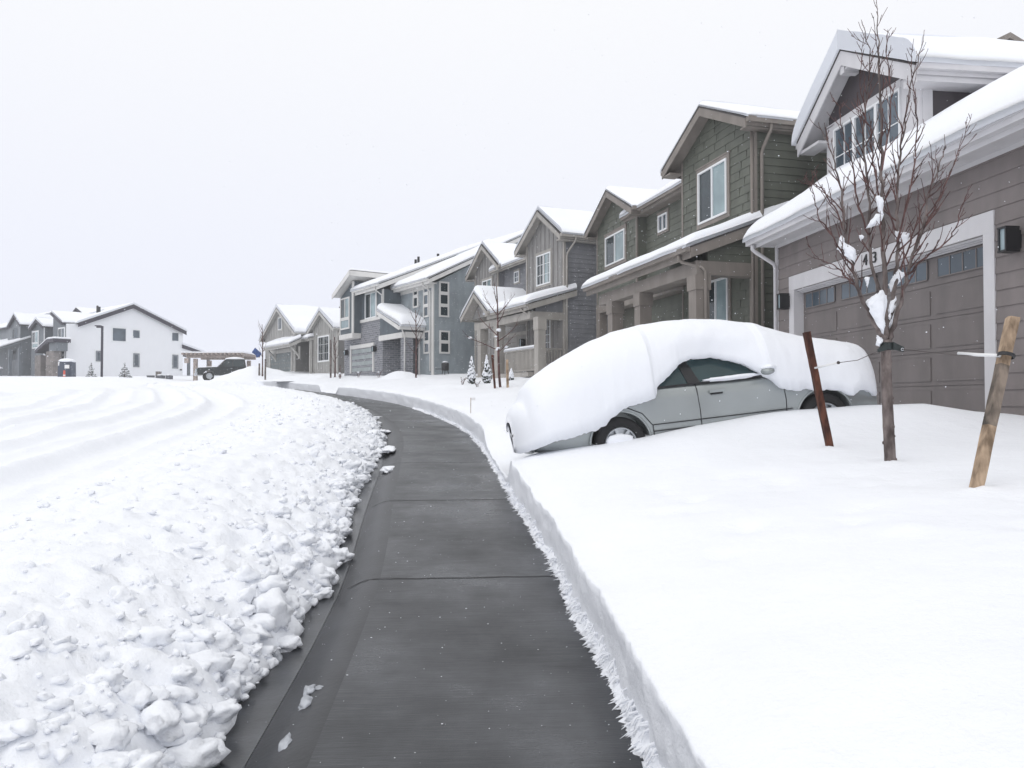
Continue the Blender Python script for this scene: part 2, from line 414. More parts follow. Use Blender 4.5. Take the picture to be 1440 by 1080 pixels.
def chunk_cover():
    rnd = random.Random(3); mb = MB()
    for i in range(3400):
        u = rnd.random(); y = 1.6 + 24*u**1.7; s = s_at_y(y); p, n = path(s); e = edge_d(s)
        q = abs(rnd.gauss(0, .4)) if rnd.random() < .72 else rnd.random()*3.2
        d = e + q - .02; x, yy = p.x-n.x*d, p.y-n.y*d
        r = .008 + .03*rnd.random()**2.2 + (.055*rnd.random() if rnd.random() < .09 else 0) + ((.02+.06*rnd.random()) if q < .25 and rnd.random() < .2 else 0)
        z = street(p.y) - .11 + max(bank_h(s, d, x, yy), 0)
        A = Matrix.Rotation(rnd.random()*6.3, 4, 'Z') @ Matrix.Rotation(rnd.uniform(-.5, .5), 4, 'X')
        mb.blob((x, yy, z + r*.12), (r*rnd.uniform(.8, 1.7), r*rnd.uniform(.7, 1.1), r*rnd.uniform(.5, .85)), 3 if r > .045 else 2 if r > .02 else 1, .55, 1.5, i, M=A)
    return mb.build('snow_chunks', M['snow_rough'], smooth=True)
tag(chunk_cover(), 'broken lumps of plowed snow strewn over the roadside bank', 'snow chunks', kind='stuff')

def fringe():
    """feathery crumbs of snow dragged onto the walk along the foot of the shovelled cut"""
    rnd = random.Random(5); mb = MB(); y = 1.9; rows = []; s = s_at_y(1.7); e_ = s_at_y(26)
    while s < e_:
        p, n = path(s); z = street(p.y); w = .045*nz(s, 0, .8) + .03*nz(s, 3, 3)
        e = .015 + .075*abs(nz(s, 0, 6, 3)) + .05*abs(nz(s, 1, 19, 5)) + .022*rnd.random(); hh = .5+.9*abs(nz(s, 2, 5, 1)); o = w + .08; e *= .9
        rows.append([(p.x+n.x*t, p.y+n.y*t, z+h) for t, h in ((o+.06, .16*hh), (o+.012+.012*rnd.random(), .10*hh), (o-.02-.3*e, .06*hh), (o-.03-.75*e, .028*hh), (o-.035-e, -.002))])
        s += .012+.0009*max(0, p.y)
    mb.grid(rows)
    while y < 24:
        s = s_at_y(y); p, n = path(s); z = street(p.y)
        for j in range(5):
            t = -.01 + .06*rnd.random() + .045*nz(s, 0, .8) + .03*nz(s, 3, 3); L = .02+.085*rnd.random()**1.7
            ang = rnd.gauss(.35, .3); dx = (-n.x*math.cos(ang) - n.y*math.sin(ang)*-1, -n.y*math.cos(ang) + n.x*math.sin(ang)*-1)
            h = rnd.random()**4*.10
            t += .045; b = Vector((p.x+n.x*t, p.y+n.y*t, z+.004+h)); r = .003+.007*rnd.random()**1.5
            if rnd.random() < .5:
                r = .006+.020*rnd.random()**2.4; c = b + Vector((dx[0], dx[1], 0))*(L*.55*rnd.random()); mb.blob((c.x, c.y, z+r*.3+h*.4), (r*rnd.uniform(1, 2.2), r*rnd.uniform(.8, 1.3), r*.8), 1, .7, 1.4, y*97+j); continue
            mb.tube([b - Vector((dx[0], dx[1], 0))*.05 + Vector((0, 0, .012)), b + Vector((dx[0]*L*.5, dx[1]*L*.5, r*.3)), b + Vector((dx[0]*L, dx[1]*L, -.004-h*.5))], [r*1.3, r, r*.15], 5)
        y += .009 + .0045*y*.35
    return mb.build('snow_fringe', M['snow_rough'], smooth=True)
tag(fringe(), 'ragged snow crumbs at the foot of the shovelled snow cut', 'snow fringe', kind='stuff')

# ------------------------------------------------------------------ houses
def clip(poly, z, keep_above):
    out = []
    for i in range(len(poly)):
        (a0, z0), (a1, z1) = poly[i], poly[(i+1) % len(poly)]
        i0 = (z0 >= z) == keep_above or z0 == z; i1 = (z1 >= z) == keep_above or z1 == z
        if i0: out.append((a0, z0))
        if i0 != i1: f = (z-z0)/(z1-z0); out.append((a0+f*(a1-a0), z))
    return out
class House:
    def __init__(s, name, label, cat, px, Y, az, zb, group=None):
        d = ray(px, 500); k = Y/d.y
        s.az = R(az); s.u = Vector((math.sin(s.az), math.cos(s.az), 0)); s.n = Vector((math.cos(s.az), -math.sin(s.az), 0))
        s.O = Vector((d.x*k, Y, 0)); s.zb = zb
        s.root = thing(name, label, cat, (s.O.x, s.O.y, zb), -s.az, group)
    def pt(s, px, py, x=0):
        d = ray(px, py); P = EYE + d*((x + s.n.dot(s.O-EYE))/s.n.dot(d)); return s.u.dot(P-s.O), P.z
    def sd(s, px, py, y=0):
        d = ray(px, py); P = EYE + d*((y + s.u.dot(s.O-EYE))/s.u.dot(d)); return s.n.dot(P-s.O), P.z
    def b(s, mb, name, mat, parent=None, smooth=False):
        return mb.build(name, mat if not isinstance(mat, str) else M[mat], parent or s.root, smooth, (0, 0, s.zb))
    # mapped planes: front faces the street, side faces the camera end
    def F(s, x): return lambda a, z, o: (x-o, a, z)
    def S(s, y): return lambda a, z, o: (a, y-o, z)
    def box(s, name, mat, *c, parent=None):
        m = MB(); m.box(*c); return s.b(m, name, mat, parent)
    def lap(s, mb, m, poly, course=.2, lip=.016, seam=None):
        z0 = min(p[1] for p in poly); z1 = max(p[1] for p in poly); z = z0; k = 0
        while z < z1-1e-4:
            c = clip(clip(poly, z, True), min(z+course, z1), False)
            if len(c) >= 3:
                mb.add([m(a, zz, .004+lip*(1-(zz-z)/course)) for a, zz in c], [list(range(len(c)))])
                bt = sorted(a for a, zz in c if abs(zz-z) < 1e-5)
                if len(bt) >= 2 and k:
                    mb.add([m(bt[0], z, .003), m(bt[-1], z, .003), m(bt[-1], z, .004+lip), m(bt[0], z, .004+lip)], [(0, 1, 2, 3)])
            if seam and len(c) >= 3:
                A = min(a for a, zz in c); B = max(a for a, zz in c); a = A + seam*(.2+.8*((k*.618+.13) % 1))
                while a < B-.1:
                    inside = [p for p in c if True]; zt = min(z+course, z1); ok = all(len(clip([q for q in c], zt-.01, True)) >= 3 for _ in (0,))
                    hi = [p[0] for p in c if p[1] > zt-.02]
                    if ok and hi and min(hi)+.02 < a < max(hi)-.02: mb.mbox(m, a-.004, a+.004, z+.002, zt-.012, .002, .008+lip)
                    a += seam*(.55+.9*((a*7.31+k*.37) % 1))
            z += course; k += 1
    def batten(s, mb, m, poly, gap=.35, w=.055):
        mb.add([m(a, z, .006) for a, z in poly], [list(range(len(poly)))])
        a0 = min(p[0] for p in poly); a1 = max(p[0] for p in poly); a = a0+gap*.5
        while a < a1:
            zs = []
            for i in range(len(poly)):
                (b0, z0), (b1, z1) = poly[i], poly[(i+1) % len(poly)]
                if (b0-a)*(b1-a) < 0: zs.append(z0+(z1-z0)*(a-b0)/(b1-b0))
            if len(zs) >= 2: mb.mbox(m, a-w/2, a+w/2, min(zs), max(zs)-.01, .004, .032)
            a += gap
    def window(s, m, a0, a1, z0, z1, trim=None, tw=.1, split=True, grid=None, panes=('glass', 'blind'), frame='vinyl', fw=.05, parent=None, name='window'):
        """vinyl window on a mapped plane; panes[0] at the high-a side"""
        w = MB(); f = .045
        def ring(mb, a0, a1, z0, z1, t, o0, o1):
            mb.mbox(m, a0, a0+t, z0, z1, o0, o1); mb.mbox(m, a1-t, a1, z0, z1, o0, o1)
            mb.mbox(m, a0+t, a1-t, z0, z0+t, o0, o1); mb.mbox(m, a0+t, a1-t, z1-t, z1, o0, o1)
        ring(w, a0, a1, z0, z1, fw, .01, .075)
        mid = (a0+a1)/2
        if split: w.mbox(m, mid-.025, mid+.025, z0+fw, z1-fw, .012, .07)
        if grid:
            for i in range(1, grid[0]): c = a0+(a1-a0)*i/grid[0]; w.mbox(m, c-.009, c+.009, z0+fw, z1-fw, .02, .05)
            for i in range(1, grid[1]): c = z0+(z1-z0)*i/grid[1]; w.mbox(m, a0+fw, a1-fw, c-.009, c+.009, .02, .048)
        o = s.b(w, name, frame, parent)
        if split:
            for (c0, c1), pm in (((mid+.025, a1-fw), panes[0]), ((a0+fw, mid-.025), panes[1])):
                g = MB(); g.mbox(m, c0, c1, z0+fw, z1-fw, .01, .03); s.b(g, 'pane', pm, o)
        else:
            g = MB(); g.mbox(m, a0+fw, a1-fw, z0+fw, z1-fw, .01, .03); s.b(g, 'pane', panes[0], o)
        if trim:
            t = MB(); ring(t, a0-tw, a1+tw, z0-tw, z1+tw, tw, .008, .045)
            t.mbox(m, a0-tw-.03, a1+tw+.03, z1+tw-.001, z1+tw+.035, .006, .06)
            s.b(t, 'window_trim', trim, o)
        return o
    def fwin(s, x, pl, pr, pt_, pb, **k):
        """front window from the photo: left and right columns, top and bottom at its right (near) edge"""
        a0, z1 = s.pt(pr, pt_, x); _, z0 = s.pt(pr, pb, x); a1, _ = s.pt(pl, pt_, x)
        return s.window(s.F(x), a0, a1, z0, z1, **k)
    def swin(s, y, pl, pr, pt_, pb, **k):
        a0, z1 = s.sd(pl, pt_, y); _, z0 = s.sd(pl, pb, y); a1, _ = s.sd(pr, pt_, y)
        return s.window(s.S(y), a0, a1, z0, z1, **k)
    def snow(s, mb, c, th, edges, r=.22, over=.07, nu=24, nv=14, seed=0, wob=.03):
        """pillow of snow on the quad c = low near, low far, high far, high near; edges rounded: l f h n"""
        a, b, cc, d = [Vector(p) for p in c]
        Lu = ((b-a).length + (cc-d).length)/2; Lv = ((d-a).length + (cc-b).length)/2
        nu = max(8, min(60, int(Lu/.14))); nv = max(6, min(40, int(Lv/.14)))
        def cs(n): # finer near the edges
            return [.5-.5*math.cos(math.pi*i/n) for i in range(n+1)]
        up = (b-a).cross(d-a).normalized()
        if up.z < 0: up = -up
        dl = (a-d); dl.z = 0; dl = dl.normalized() if dl.length > 0 else Vector((0, 0, 0))
        top, bot = [], []
        for v in cs(nv):
            row = []; rb = []
            for u in cs(nu):
                p = a.lerp(b, u).lerp(d.lerp(cc, u), v); q = p + s.O*.7
                du = {'n': u*Lu, 'f': (1-u)*Lu, 'l': v*Lv, 'h': (1-v)*Lv}; k = 1.
                for e in edges:
                    x = min(du[e]/r, 1); k *= (.14 if e == 'l' else .28) + (.86 if e == 'l' else .72)*math.sqrt(max(0, 1-(1-x)**2))
                t = th*k*(1 + .22*nz(q.x+q.z, q.y, .45, seed) + .06*nz(q.x, q.y+q.z, 1.7, seed))
                row.append(p + Vector((0, 0, t)))
                if 'l' in edges:
                    x = min(du['l']/r, 1); sh = dl*(over*(1-x)**2*(1+.6*nz(q.x, q.y, 1.1, seed))); row[-1] += sh; p = p + sh + Vector((0, 0, -.035*(1-x)))
                rb.append(p)
            top.append(row); bot.append(rb)
        n0 = len(mb.v); mb.grid(top); n1 = len(mb.v); mb.grid(bot)
        W = nu+1; H = nv+1
        ring = [i for i in range(W)] + [j*W+W-1 for j in range(1, H)] + [(H-1)*W+i for i in range(W-2, -1, -1)] + [j*W for j in range(H-2, 0, -1)]
        for i in range(len(ring)):
            p, q = ring[i], ring[(i+1) % len(ring)]; mb.f.append([n0+p, n0+q, n1+q, n1+p])
    def gable(s, x0, x1, e0, ap, e1, fascia='pale_trim', fw=.22, snow=.28, gutter=True, slab=.07, snow_edges='lf', kind='roof', skip_far=False, snow_setback=.0, sv=0, sr=.22):
        """gable roof with its ridge running back from the street: near eave, apex, far eave as (y, z)"""
        (y0, z0), (yr, zr), (y1, z1) = e0, ap, e1
        def prof(dt, db): return [(y0, z0-dt), (yr, zr-dt), (y1, z1-dt), (y1, z1-db), (yr, zr-db), (y0, z0-db)]
        def ex(mb, pr, xa, xb): # non-convex chevron as two quads
            for q in ([pr[0], pr[1], pr[4], pr[5]], [pr[1], pr[2], pr[3], pr[4]]):
                mb.prism(q, lambda a, z: (xa, a, z), lambda a, z: (xb, a, z))
        m = MB(); ex(m, prof(0, slab*.5), x0-.015, x1); rf = s.b(m, kind, 'shingle')
        m = MB(); ex(m, prof(slab*.5+.002, slab+.06), x0+.035, x1); s.b(m, 'soffit', fascia, rf)
        m = MB(); ex(m, prof(.012, fw), x0, x0+.034); s.b(m, 'fascia', fascia, rf)
        if gutter:
            for yy, zz, sg in ((y0, z0, -1),) + (() if skip_far else ((y1, z1, 1),)):
                m = MB()
                m.box(x0+.02, x1, min(yy, yy+sg*.11), max(yy, yy+sg*.11), zz-.13, zz-.005)
                m.box(x0+.03, x1, min(yy-sg*.0, yy+sg*.02), max(yy, yy+sg*.02), zz-.2, zz-.131)
                s.b(m, 'gutter', fascia, rf)
        if snow:
            m = MB(); xs = x0 + snow_setback
            s.snow(m, [(x1, y0-.05, z0), (xs, y0-.05, z0), (xs, yr, zr), (x1, yr, zr)], snow, snow_edges, sr, seed=sv+1)
            s.snow(m, [(x1, y1+.05, z1), (xs, y1+.05, z1), (xs, yr, zr), (x1, yr, zr)], snow, snow_edges, sr, seed=sv+2)
            s.b(m, 'roof_snow', 'snow_roof', rf, True)
        return rf
    def shed(s, x0, z0, x1, z1, y0, y1, fascia='pale_trim', fw=.22, snow=.3, slab=.07, gutter=True, edges='lnf', name='roof', soffit=True, over=.09, r=.24, sv=0):
        """roof plane sloping up from the street edge x0 to x1"""
        m = MB(); q = [(x0, z0), (x1, z1), (x1, z1-slab*.5), (x0, z0-slab*.5)]
        m.prism(q, lambda a, z: (a, y0-.012, z), lambda a, z: (a, y1+.012, z)); rf = s.b(m, name, 'shingle')
        if soffit:
            m = MB(); q = [(x0+.02, z0-slab*.5-.002), (x1, z1-slab*.5-.002), (x1, z1-slab-.05), (x0+.02, z0-slab-.05)]
            m.prism(q, lambda a, z: (a, y0+.04, z), lambda a, z: (a, y1-.04, z)); s.b(m, 'soffit', fascia, rf)
        m = MB(); q = [(x0, z0-.012), (x1, z1-.012), (x1, z1-fw), (x0, z0-fw)]
        for ya, yb in ((y0, y0+.038), (y1-.038, y1)): m.prism(q, lambda a, z: (a, ya, z), lambda a, z: (a, yb, z))
        m.box(x0, x0+.03, y0+.039, y1-.039, z0-fw, z0-.03); s.b(m, 'fascia', fascia, rf)
        if gutter:
            m = MB(); m.box(x0-.12, x0-.002, y0+.02, y1-.02, z0-.13, z0-.008); m.box(x0-.135, x0-.1205, y0+.02, y1-.02, z0-.05, z0-.012)
            s.b(m, 'gutter', fascia, rf)
        if snow:
            m = MB(); s.snow(m, [(x0-.06, y0+.0, z0-.01), (x0-.06, y1, z0-.01), (x1, y1, z1), (x1, y0, z1)], snow, edges, r, over, seed=sv)
            s.b(m, 'roof_snow', 'snow_roof', rf, True)
        return rf
    def spout(s, pts, mat, r=.042):
        m = MB(); m.tube(pts, r, 8); return s.b(m, 'downspout', mat, smooth=True)
    def solid(s, name, mat, pts, axis, c0, c1, skins=()):
        """closed volume: polygon (y,z) swept along x (axis 'x') or (x,z) swept along y"""
        m = MB()
        if axis == 'x': m.prism(pts, lambda a, z: (c0, a, z), lambda a, z: (c1, a, z))
        else: m.prism(pts, lambda a, z: (a, c0, z), lambda a, z: (a, c1, z))
        for sk in skins: sk(m)
        return s.b(m, name, mat)
    def post(s, x0, x1, y0, y1, z0, z1, mat, cap=.35):
        m = MB(); m.box(x0, x1, y0, y1, z0, z1-cap-.001)
        if cap: m.box(x0-.03, x1+.03, y0-.03, y1+.03, z1-cap, z1); m.box(x0-.03, x1+.03, y0-.03, y1+.03, z0, z0+.25)
        return s.b(m, 'porch_post', mat)
    def lantern(s, x, y, z, h=.4, w=.2):
        m = MB(); m.box(x-.05, x-.008, y-w*.4, y+w*.4, z-h*.35, z+h*.35)
        m.box(x-.25, x-.05, y-w/2, y+w/2, z+h*.42, z+h/2); m.box(x-.25, x-.05, y-w/2, y+w/2, z-h/2, z-h*.42)
        for dx in (-.245, -.075):
            for dy in (-w/2+.004, w/2-.028): m.box(x+dx, x+dx+.024, y+dy, y+dy+.024, z-h*.42, z+h*.42)
        m.box(x-.228, x-.072, y-w/2+.001, y-w/2+.018, z-h*.415, z+h*.415); o = s.b(m, 'lantern', 'black'); g = MB(); g.box(x-.225, x-.075, y-w/2+.02, y+w/2-.02, z-h*.419, z+h*.419); s.b(g, 'lamp_glass', 'lamp_glass', o)
        return o
    def garage(s, x, y0, y1, z0, z1, mat, trim, tw=.2, rec=.18, rows=5, cols=4, panes=None, tz=None, td=None):
        """sectional door recessed behind its casing; the wall in front is proud by rec"""
        m = MB(); m.box(x+.0, x+.05, y0, y1, z0, z1)
        rh = (z1-z0)/rows; cw = (y1-y0)/cols
        for i in range(rows):
            m.box(x-.012, x-.001, y0+.005, y1-.005, z0+i*rh+.012, z0+(i+1)*rh-.002)
            for j in range(cols):
                a, b, c, d = y0+j*cw+.07, y0+(j+1)*cw-.07, z0+i*rh+.08, z0+(i+1)*rh-.07
                if panes and i == rows-1: continue
                m.box(x-.026, x-.013, a, b, c, d)
        o = s.b(m, 'garage_door', mat)
        if panes:
            for j in range(cols):
                a, b, c, d = y0+j*cw+.12, y0+(j+1)*cw-.12, z0+(rows-1)*rh+.13, z1-.11
                g = MB(); g.box(x-.028, x-.013, a, b, c, d)
                po = s.b(g, 'door_window', panes, o)
                g = MB(); g.box(x-.036, x-.029, a, b, c-.02, c); g.box(x-.036, x-.029, a, b, d, d+.02)
                for i in range(5):
                    yy = a+(b-a)*i/4; g.box(x-.035, x-.0285, yy-.012, yy+.012, c+.001, d-.001)
                s.b(g, 'window_frame', mat, po)
        t = MB(); xo = x-rec
        t.box(xo-.03, x+.03, y0-tw, y0+.012, z0, z1); t.box(xo-.03, x+.03, y1-.012, y1+tw, z0, z1)
        t.box(xo-.031, x+.03, y0-tw, y1+tw, z1+.001, z1+tw*1.55)
        for i in range(3): t.box(xo+.03+i*.05, xo+.06+i*.05, y0, y1, z1-.03-i*.02, z1)
        s.b(t, 'garage_casing', trim, o)
        return o
def wallz(e0, ap, e1, drop=.14):
    """height of the underside of a gable roof over y"""
    def f(y):
        (y0, z0), (yr, zr), (y1, z1) = e0, ap, e1
        return (z0+(zr-z0)*(y-y0)/(yr-y0) if y < yr else z1+(zr-z1)*(y-y1)/(yr-y1)) - drop
    return f
def pent(f, a0, a1, zb, yr): return [(a0, zb), (a1, zb), (a1, f(a1)), (yr, f(yr)), (a0, f(a0))]

# ---- the taupe house with the garage beside the sedan
def house_taupe():
    h = House('taupe_house', 'nearest house, taupe lap siding with a wide garage door and a snow laden dormer', 'house', 1388, 10.5, -7.2, 1.3, 'houses along the right side of the street')
    yl = h.pt(1118, 460)[0]; zd = (h.pt(1387, 329)[1] + h.pt(1118, 408)[1])/2; yc = h.pt(1093, 420)[0]; zs = h.pt(1094, 345)[1]; yr = -4.6
    ye, ze = h.pt(1049, 339, -.6); sl = .60; xr = 5.2; zr = ze+sl*(xr+.5)
    h.solid('wall', 'taupe', [(.3, .5), (9.9, .5), (9.9, zs), (xr, zr-.3), (.3, zs)], 'y', yr, yc)
    m = MB()
    for poly in ([(yr, .5), (-.0, .5), (-.0, zs), (yr, zs)], [(yl, .5), (yc, .5), (yc, zs), (yl, zs)], [(0, zd), (yl, zd), (yl, zs), (0, zs)]):
        m.prism(poly, lambda a, z: (0, a, z), lambda a, z: (.299, a, z))
    c = .222; zk = 1.3-.666
    h.lap(m, h.F(0), [(yr, zk), (-.0, zk), (-.0, zs), (yr, zs)], c); h.lap(m, h.F(0), [(yl, zk), (yc, zk), (yc, zs), (yl, zs)], c)
    k = zk+c*math.floor((zd-zk)/c); h.lap(m, h.F(0), [(0, k+c), (yl, k+c), (yl, zs), (0, zs)], c)
    h.b(m, 'front_siding', 'taupe')
    h.box('corner_trim', 'pale_trim', -.04, .06, yc-.09, yc+.012, .5, zs)
    h.garage(.2, 0, yl, 1.3, zd, 'taupe_door', 'pale_trim', tw=.19, rec=.2, rows=5, cols=4, panes='glass_mid')
    h.shed(-.5, ze, xr, zr, yr-.4, ye, 'pale_trim', .2, .40, gutter=True, edges='lf', r=.3, over=.12)
    h.box('soffit', 'pale_trim', -.49, .02, yr-.3, ye-.03, zs-.002, zs+.03)
    m = MB(); m.box(-.03, -.005, yr, yc, zs-.07, zs-.004); h.b(m, 'frieze', 'pale_trim')
    h.shed(xr+5.7, ze, xr, zr, yr-.4, ye, 'pale_trim', .2, .40, gutter=False, edges='lf')
    h.spout([(-.56, ye-.25, ze-.12), (-.56, ye-.25, ze-.24), (-.5, ye-.27, ze-.30), (-.12, yc-.1, ze-.55), (-.07, yc-.06, ze-.64), (-.07, yc-.06, 1.2)], 'pale_trim')
    for px, py, zt in ((1418, 337, 0), (1101, 424, 0)):
        y, z = h.pt(px, py, -.15); h.lantern(0, y, z, .33, .15)
    # dormer
    e1 = h.pt(1121, 200, 1.0); ap = h.pt(1182, 69, 1.0); e0 = h.pt(1287, 89, 1.0); zq = (e0[1]+e1[1])/2; e0 = (e0[0], zq); e1 = (e1[0], zq)
    h.gable(1.0, 7.0, e0, ap, e1, 'pale_trim', .34, .41, sr=.30, gutter=True, snow_edges='l', snow_setback=-.07, sv=5)
    f = wallz(e0, ap, e1, .16); w1 = h.pt(1166, 240, 1.4)[0]; w0 = h.pt(1296, 150, 1.4)[0]
    zt = h.pt(1176, 183, 1.4)[1]; zb = h.pt(1177, 263, 1.4)[1]
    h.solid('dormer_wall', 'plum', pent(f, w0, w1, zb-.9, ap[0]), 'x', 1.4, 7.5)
    y1 = h.pt(1176, 220, 1.4)[0]; y0 = h.pt(1270, 160, 1.4)[0]
    m = MB(); m.box(1.36, 1.399, w0-.02, y0, zb-.9, zt+.12); m.box(1.36, 1.399, y1, w1+.02, zb-.9, zt+.12); m.box(1.355, 1.398, y0, y1, zt, zt+.14)
    m.box(1.352, 1.41, w0-.03, w1+.03, zt+.141, zt+.17); m.box(1.4, 1.6, w0-.03, w0-.002, zb-.6, f(w0)); m.box(1.4, 1.6, w1+.002, w1+.03, zb-.6, f(w1)); m.box(1.36, 1.398, y0, y1, zb-.5, zb)
    h.b(m, 'dormer_trim', 'pale_trim')
    m = MB(); g = [(1.41, zq-.28), (1.04, zq-.28), (1.04, zq-.32), (1.41, zq-.32)]
    m.box(1.04, 1.4, w1-.2, e1[0]-.02, zq-.30, zq-.24); m.box(1.045, 6.9, e0[0]+.021, w0-.001, zq-.30, zq-.17); h.b(m, 'dormer_soffit', 'pale_trim')
    for i in range(3):
        a1 = y1+(y0-y1)*i/3; a0 = y1+(y0-y1)*(i+1)/3
        h.window(h.F(1.4), a0, a1, zb, zt, split=False, grid=(2, 2), panes=('glass_mid',), fw=.042)
    m = MB(); m.box(1.03, 1.36, ap[0]-.07, ap[0]+.07, ap[1]-.52, ap[1]-.36); m.box(1.05, 1.35, ap[0]-.22, ap[0]+.22, ap[1]-.46, ap[1]-.42); h.b(m, 'gable_bracket', 'pale_trim')
    # house number on the garage header
    for px, ch in ((1217, '4'), (1230, '3')):
        y, z = h.pt(px, 373 if ch == '4' else 366, -.04)
        cu = bpy.data.curves.new('digit', 'FONT'); cu.body = ch; cu.size = .27; cu.extrude = .008; cu.align_x = 'CENTER'
        t = bpy.data.objects.new('tmp', cu); COL.objects.link(t); dg = bpy.context.evaluated_depsgraph_get()
        me = bpy.data.meshes.new_from_object(t.evaluated_get(dg)); COL.objects.unlink(t); bpy.data.objects.remove(t)
        me.materials.clear(); me.materials.append(M['black'])
        o = bpy.data.objects.new('house_number', me); COL.objects.link(o); o.parent = h.root
        o.matrix_local = Matrix.Translation((-.045, y, zd+.06-h.zb)) @ Matrix(((0, 0, -1, 0), (-1, 0, 0, 0), (0, 1, 0, 0), (0, 0, 0, 1)))
    # end gable of the taller rear part, just showing above the dormer's snow
    yg = 5.0; a = h.sd(1386, 62, yg); b = h.sd(1421, 45, yg); c = (2*b[0]-a[0], a[1])
    m = MB()
    for q in ([a, b, (b[0], b[1]-.12), (a[0], a[1]-.12)], [b, c, (c[0], c[1]-.12), (b[0], b[1]-.12)]): m.prism(q, lambda u, z: (u, yg, z), lambda u, z: (u, yg+2.2, z))
    h.b(m, 'rear_gable', 'olive_trim')
    m = MB(); m.prism([(a[0]+.15, zr-2.2), (c[0]-.15, zr-2.2), (c[0]-.15, c[1]-.13), (b[0], b[1]-.15), (a[0]+.15, a[1]-.13)], lambda u, z: (u, yg+.3, z), lambda u, z: (u, yg+2.1, z)); h.b(m, 'rear_gable_wall', 'olive')
house_taupe()

# ---- the olive house
def house_olive():
    h = House('olive_house', 'dark olive two storey house with twin front gables and a brown porch behind the sedan', 'house', 1063, 18, -15, 1.95, 'houses along the right side of the street')
    T = 'olive_trim'
    yg = h.pt(960, 300)[0]
    e0 = h.pt(1048, 163, -.4); ap = h.pt(983, 149, -.4); e1 = h.pt(930.5, 240, -.4); z = (e0[1]+e1[1])/2; e0 = (e0[0], z); e1 = (e1[0], z)
    ap = ((e0[0]+e1[0])/2*.5+ap[0]*.5, ap[1])
    h.gable(-.4, 9.5, e0, ap, e1, T, .26, .17, sv=11)
    f = wallz(e0, ap, e1); P = pent(f, 0, yg, .9, ap[0])
    def skins(m):
        h.lap(m, h.F(0), P, .21, seam=.75); h.lap(m, h.S(0), [(0, .9), (9, .9), (9, f(0)), (0, f(0))], .19)
    h.solid('wall', 'olive', P, 'x', 0, 9, [skins])
    m = MB(); m.box(-.03, .05, -.03, .05, .9, f(0)); h.b(m, 'corner_trim', T)
    m = MB(); m.box(-.03, .0, yg-.06, yg+.01, .9, f(yg)); h.b(m, 'corner_trim', T)
    m = MB(); m.box(-.38, 0, e0[0]+.02, -.0, z-.24, z-.2); h.b(m, 'eave_soffit', T)
    m = MB(); m.box(-.38, 0, yg, e1[0]-.02, z-.24, z-.2); h.b(m, 'eave_soffit', T)
    m = MB(); m.box(-.0, 8.9, e0[0]+.02, -.03, z-.24, z-.2); h.b(m, 'eave_soffit', T)
    h.fwin(0, 984, 1024, 222, 299.5, trim=T, tw=.11)
    h.spout([(.25, e0[0]-.05, z-.1), (.25, e0[0]-.05, z-.25), (.18, -.1, z-.6), (.14, -.08, z-.75), (.14, -.08, 2.0)], T)
    h.spout([(-.08, -.0, z-.25), (-.08, -.02, 2.0)], T, .035)
    # recessed middle
    ym = h.pt(898, 330, 1.1)[0]; yq, zq = h.pt(930, 275, .7)
    h.shed(.7, zq, 5.2, zq+2.3, yg-.1, ym+.4, T, .2, .26, edges='l', sv=12)
    m = MB(); m.box(1.1, 8, yg-.2, ym+.1, .9, zq+.05); h.lap(m, h.F(1.1), [(yg-.2, .9), (ym+.1, .9), (ym+.1, zq-.05), (yg-.2, zq-.05)], .21); h.b(m, 'recess_wall', 'olive')
    h.box('recess_soffit', T, .72, 1.09, yg, ym, zq-.22, zq-.18)
    h.fwin(1.1, 927.5, 940, 298, 322, trim=T, tw=.08, panes=('glass_mid', 'glass_mid'))
    # left gable
    x = .75; ya = h.pt(896, 320, x)[0]; yb = h.pt(840, 360, x)[0]
    e0 = h.pt(887, 291, x-.4); ap = h.pt(851.8, 267.4, x-.4); e1 = h.pt(822, 328, x-.4); z2 = (e0[1]+e1[1])/2; e0 = (e0[0], z2); e1 = (e1[0], z2)
    h.gable(x-.4, 8, e0, ap, e1, T, .26, .17, sv=13)
    f = wallz(e0, ap, e1); zl = h.pt(856, 424, x)[1]; P = pent(f, ya, yb, zl, ap[0])
    def skins(m): h.lap(m, h.F(x), P, .21, seam=.75)
    h.solid('gable_wall', 'olive', P, 'x', x, 7.5, [skins])
    m = MB(); m.box(x-.03, x+.03, ya-.012, ya+.07, zl, f(ya)); h.b(m, 'corner_trim', T)
    m = MB(); m.box(x-.03, x+.03, yb-.07, yb+.012, zl, f(yb)); h.b(m, 'corner_trim', T)
    m = MB(); m.box(x-.38, x, e0[0]+.02, ya, z2-.24, z2-.2); h.b(m, 'eave_soffit', T)
    m = MB(); m.box(x-.38, x, yb, e1[0]-.02, z2-.24, z2-.2); h.b(m, 'eave_soffit', T)
    h.fwin(x, 853, 880, 321, 364, trim=T, tw=.11)
    # garage under it
    zt = zl-.02
    m = MB(); m.box(x-.06, x+.3, ya-3.4, yb, zt-.34, zt); m.box(x-.05, x+.25, yb-.35, yb, .9, zt-.341); h.b(m, 'garage_header', T)
    h.box('garage_wall', 'olive', x+.8, x+1.0, yg, yb, .9, zt+.3)
    gy0 = h.pt(960, 440, x+.7)[0]
    h.garage(x+.75, gy0+.1, gy0+4.9, 1.95, zt-.2, 'olive_door', T, tw=.12, rec=.1, rows=4, cols=4)
    # porch
    xp, zp = h.sd(968, 347, 0); xp = max(xp, -1.9); ye = h.pt(824.5, 404, xp)[0]
    x2, zz = h.sd(1043, 320, 0); sl = (zz-zp)/(x2-xp)
    h.shed(xp, zp, .9, zp+sl*(.9-xp), -.12, ye, T, .27, .26, edges='lnf', name='porch_roof', over=.1, sv=14)
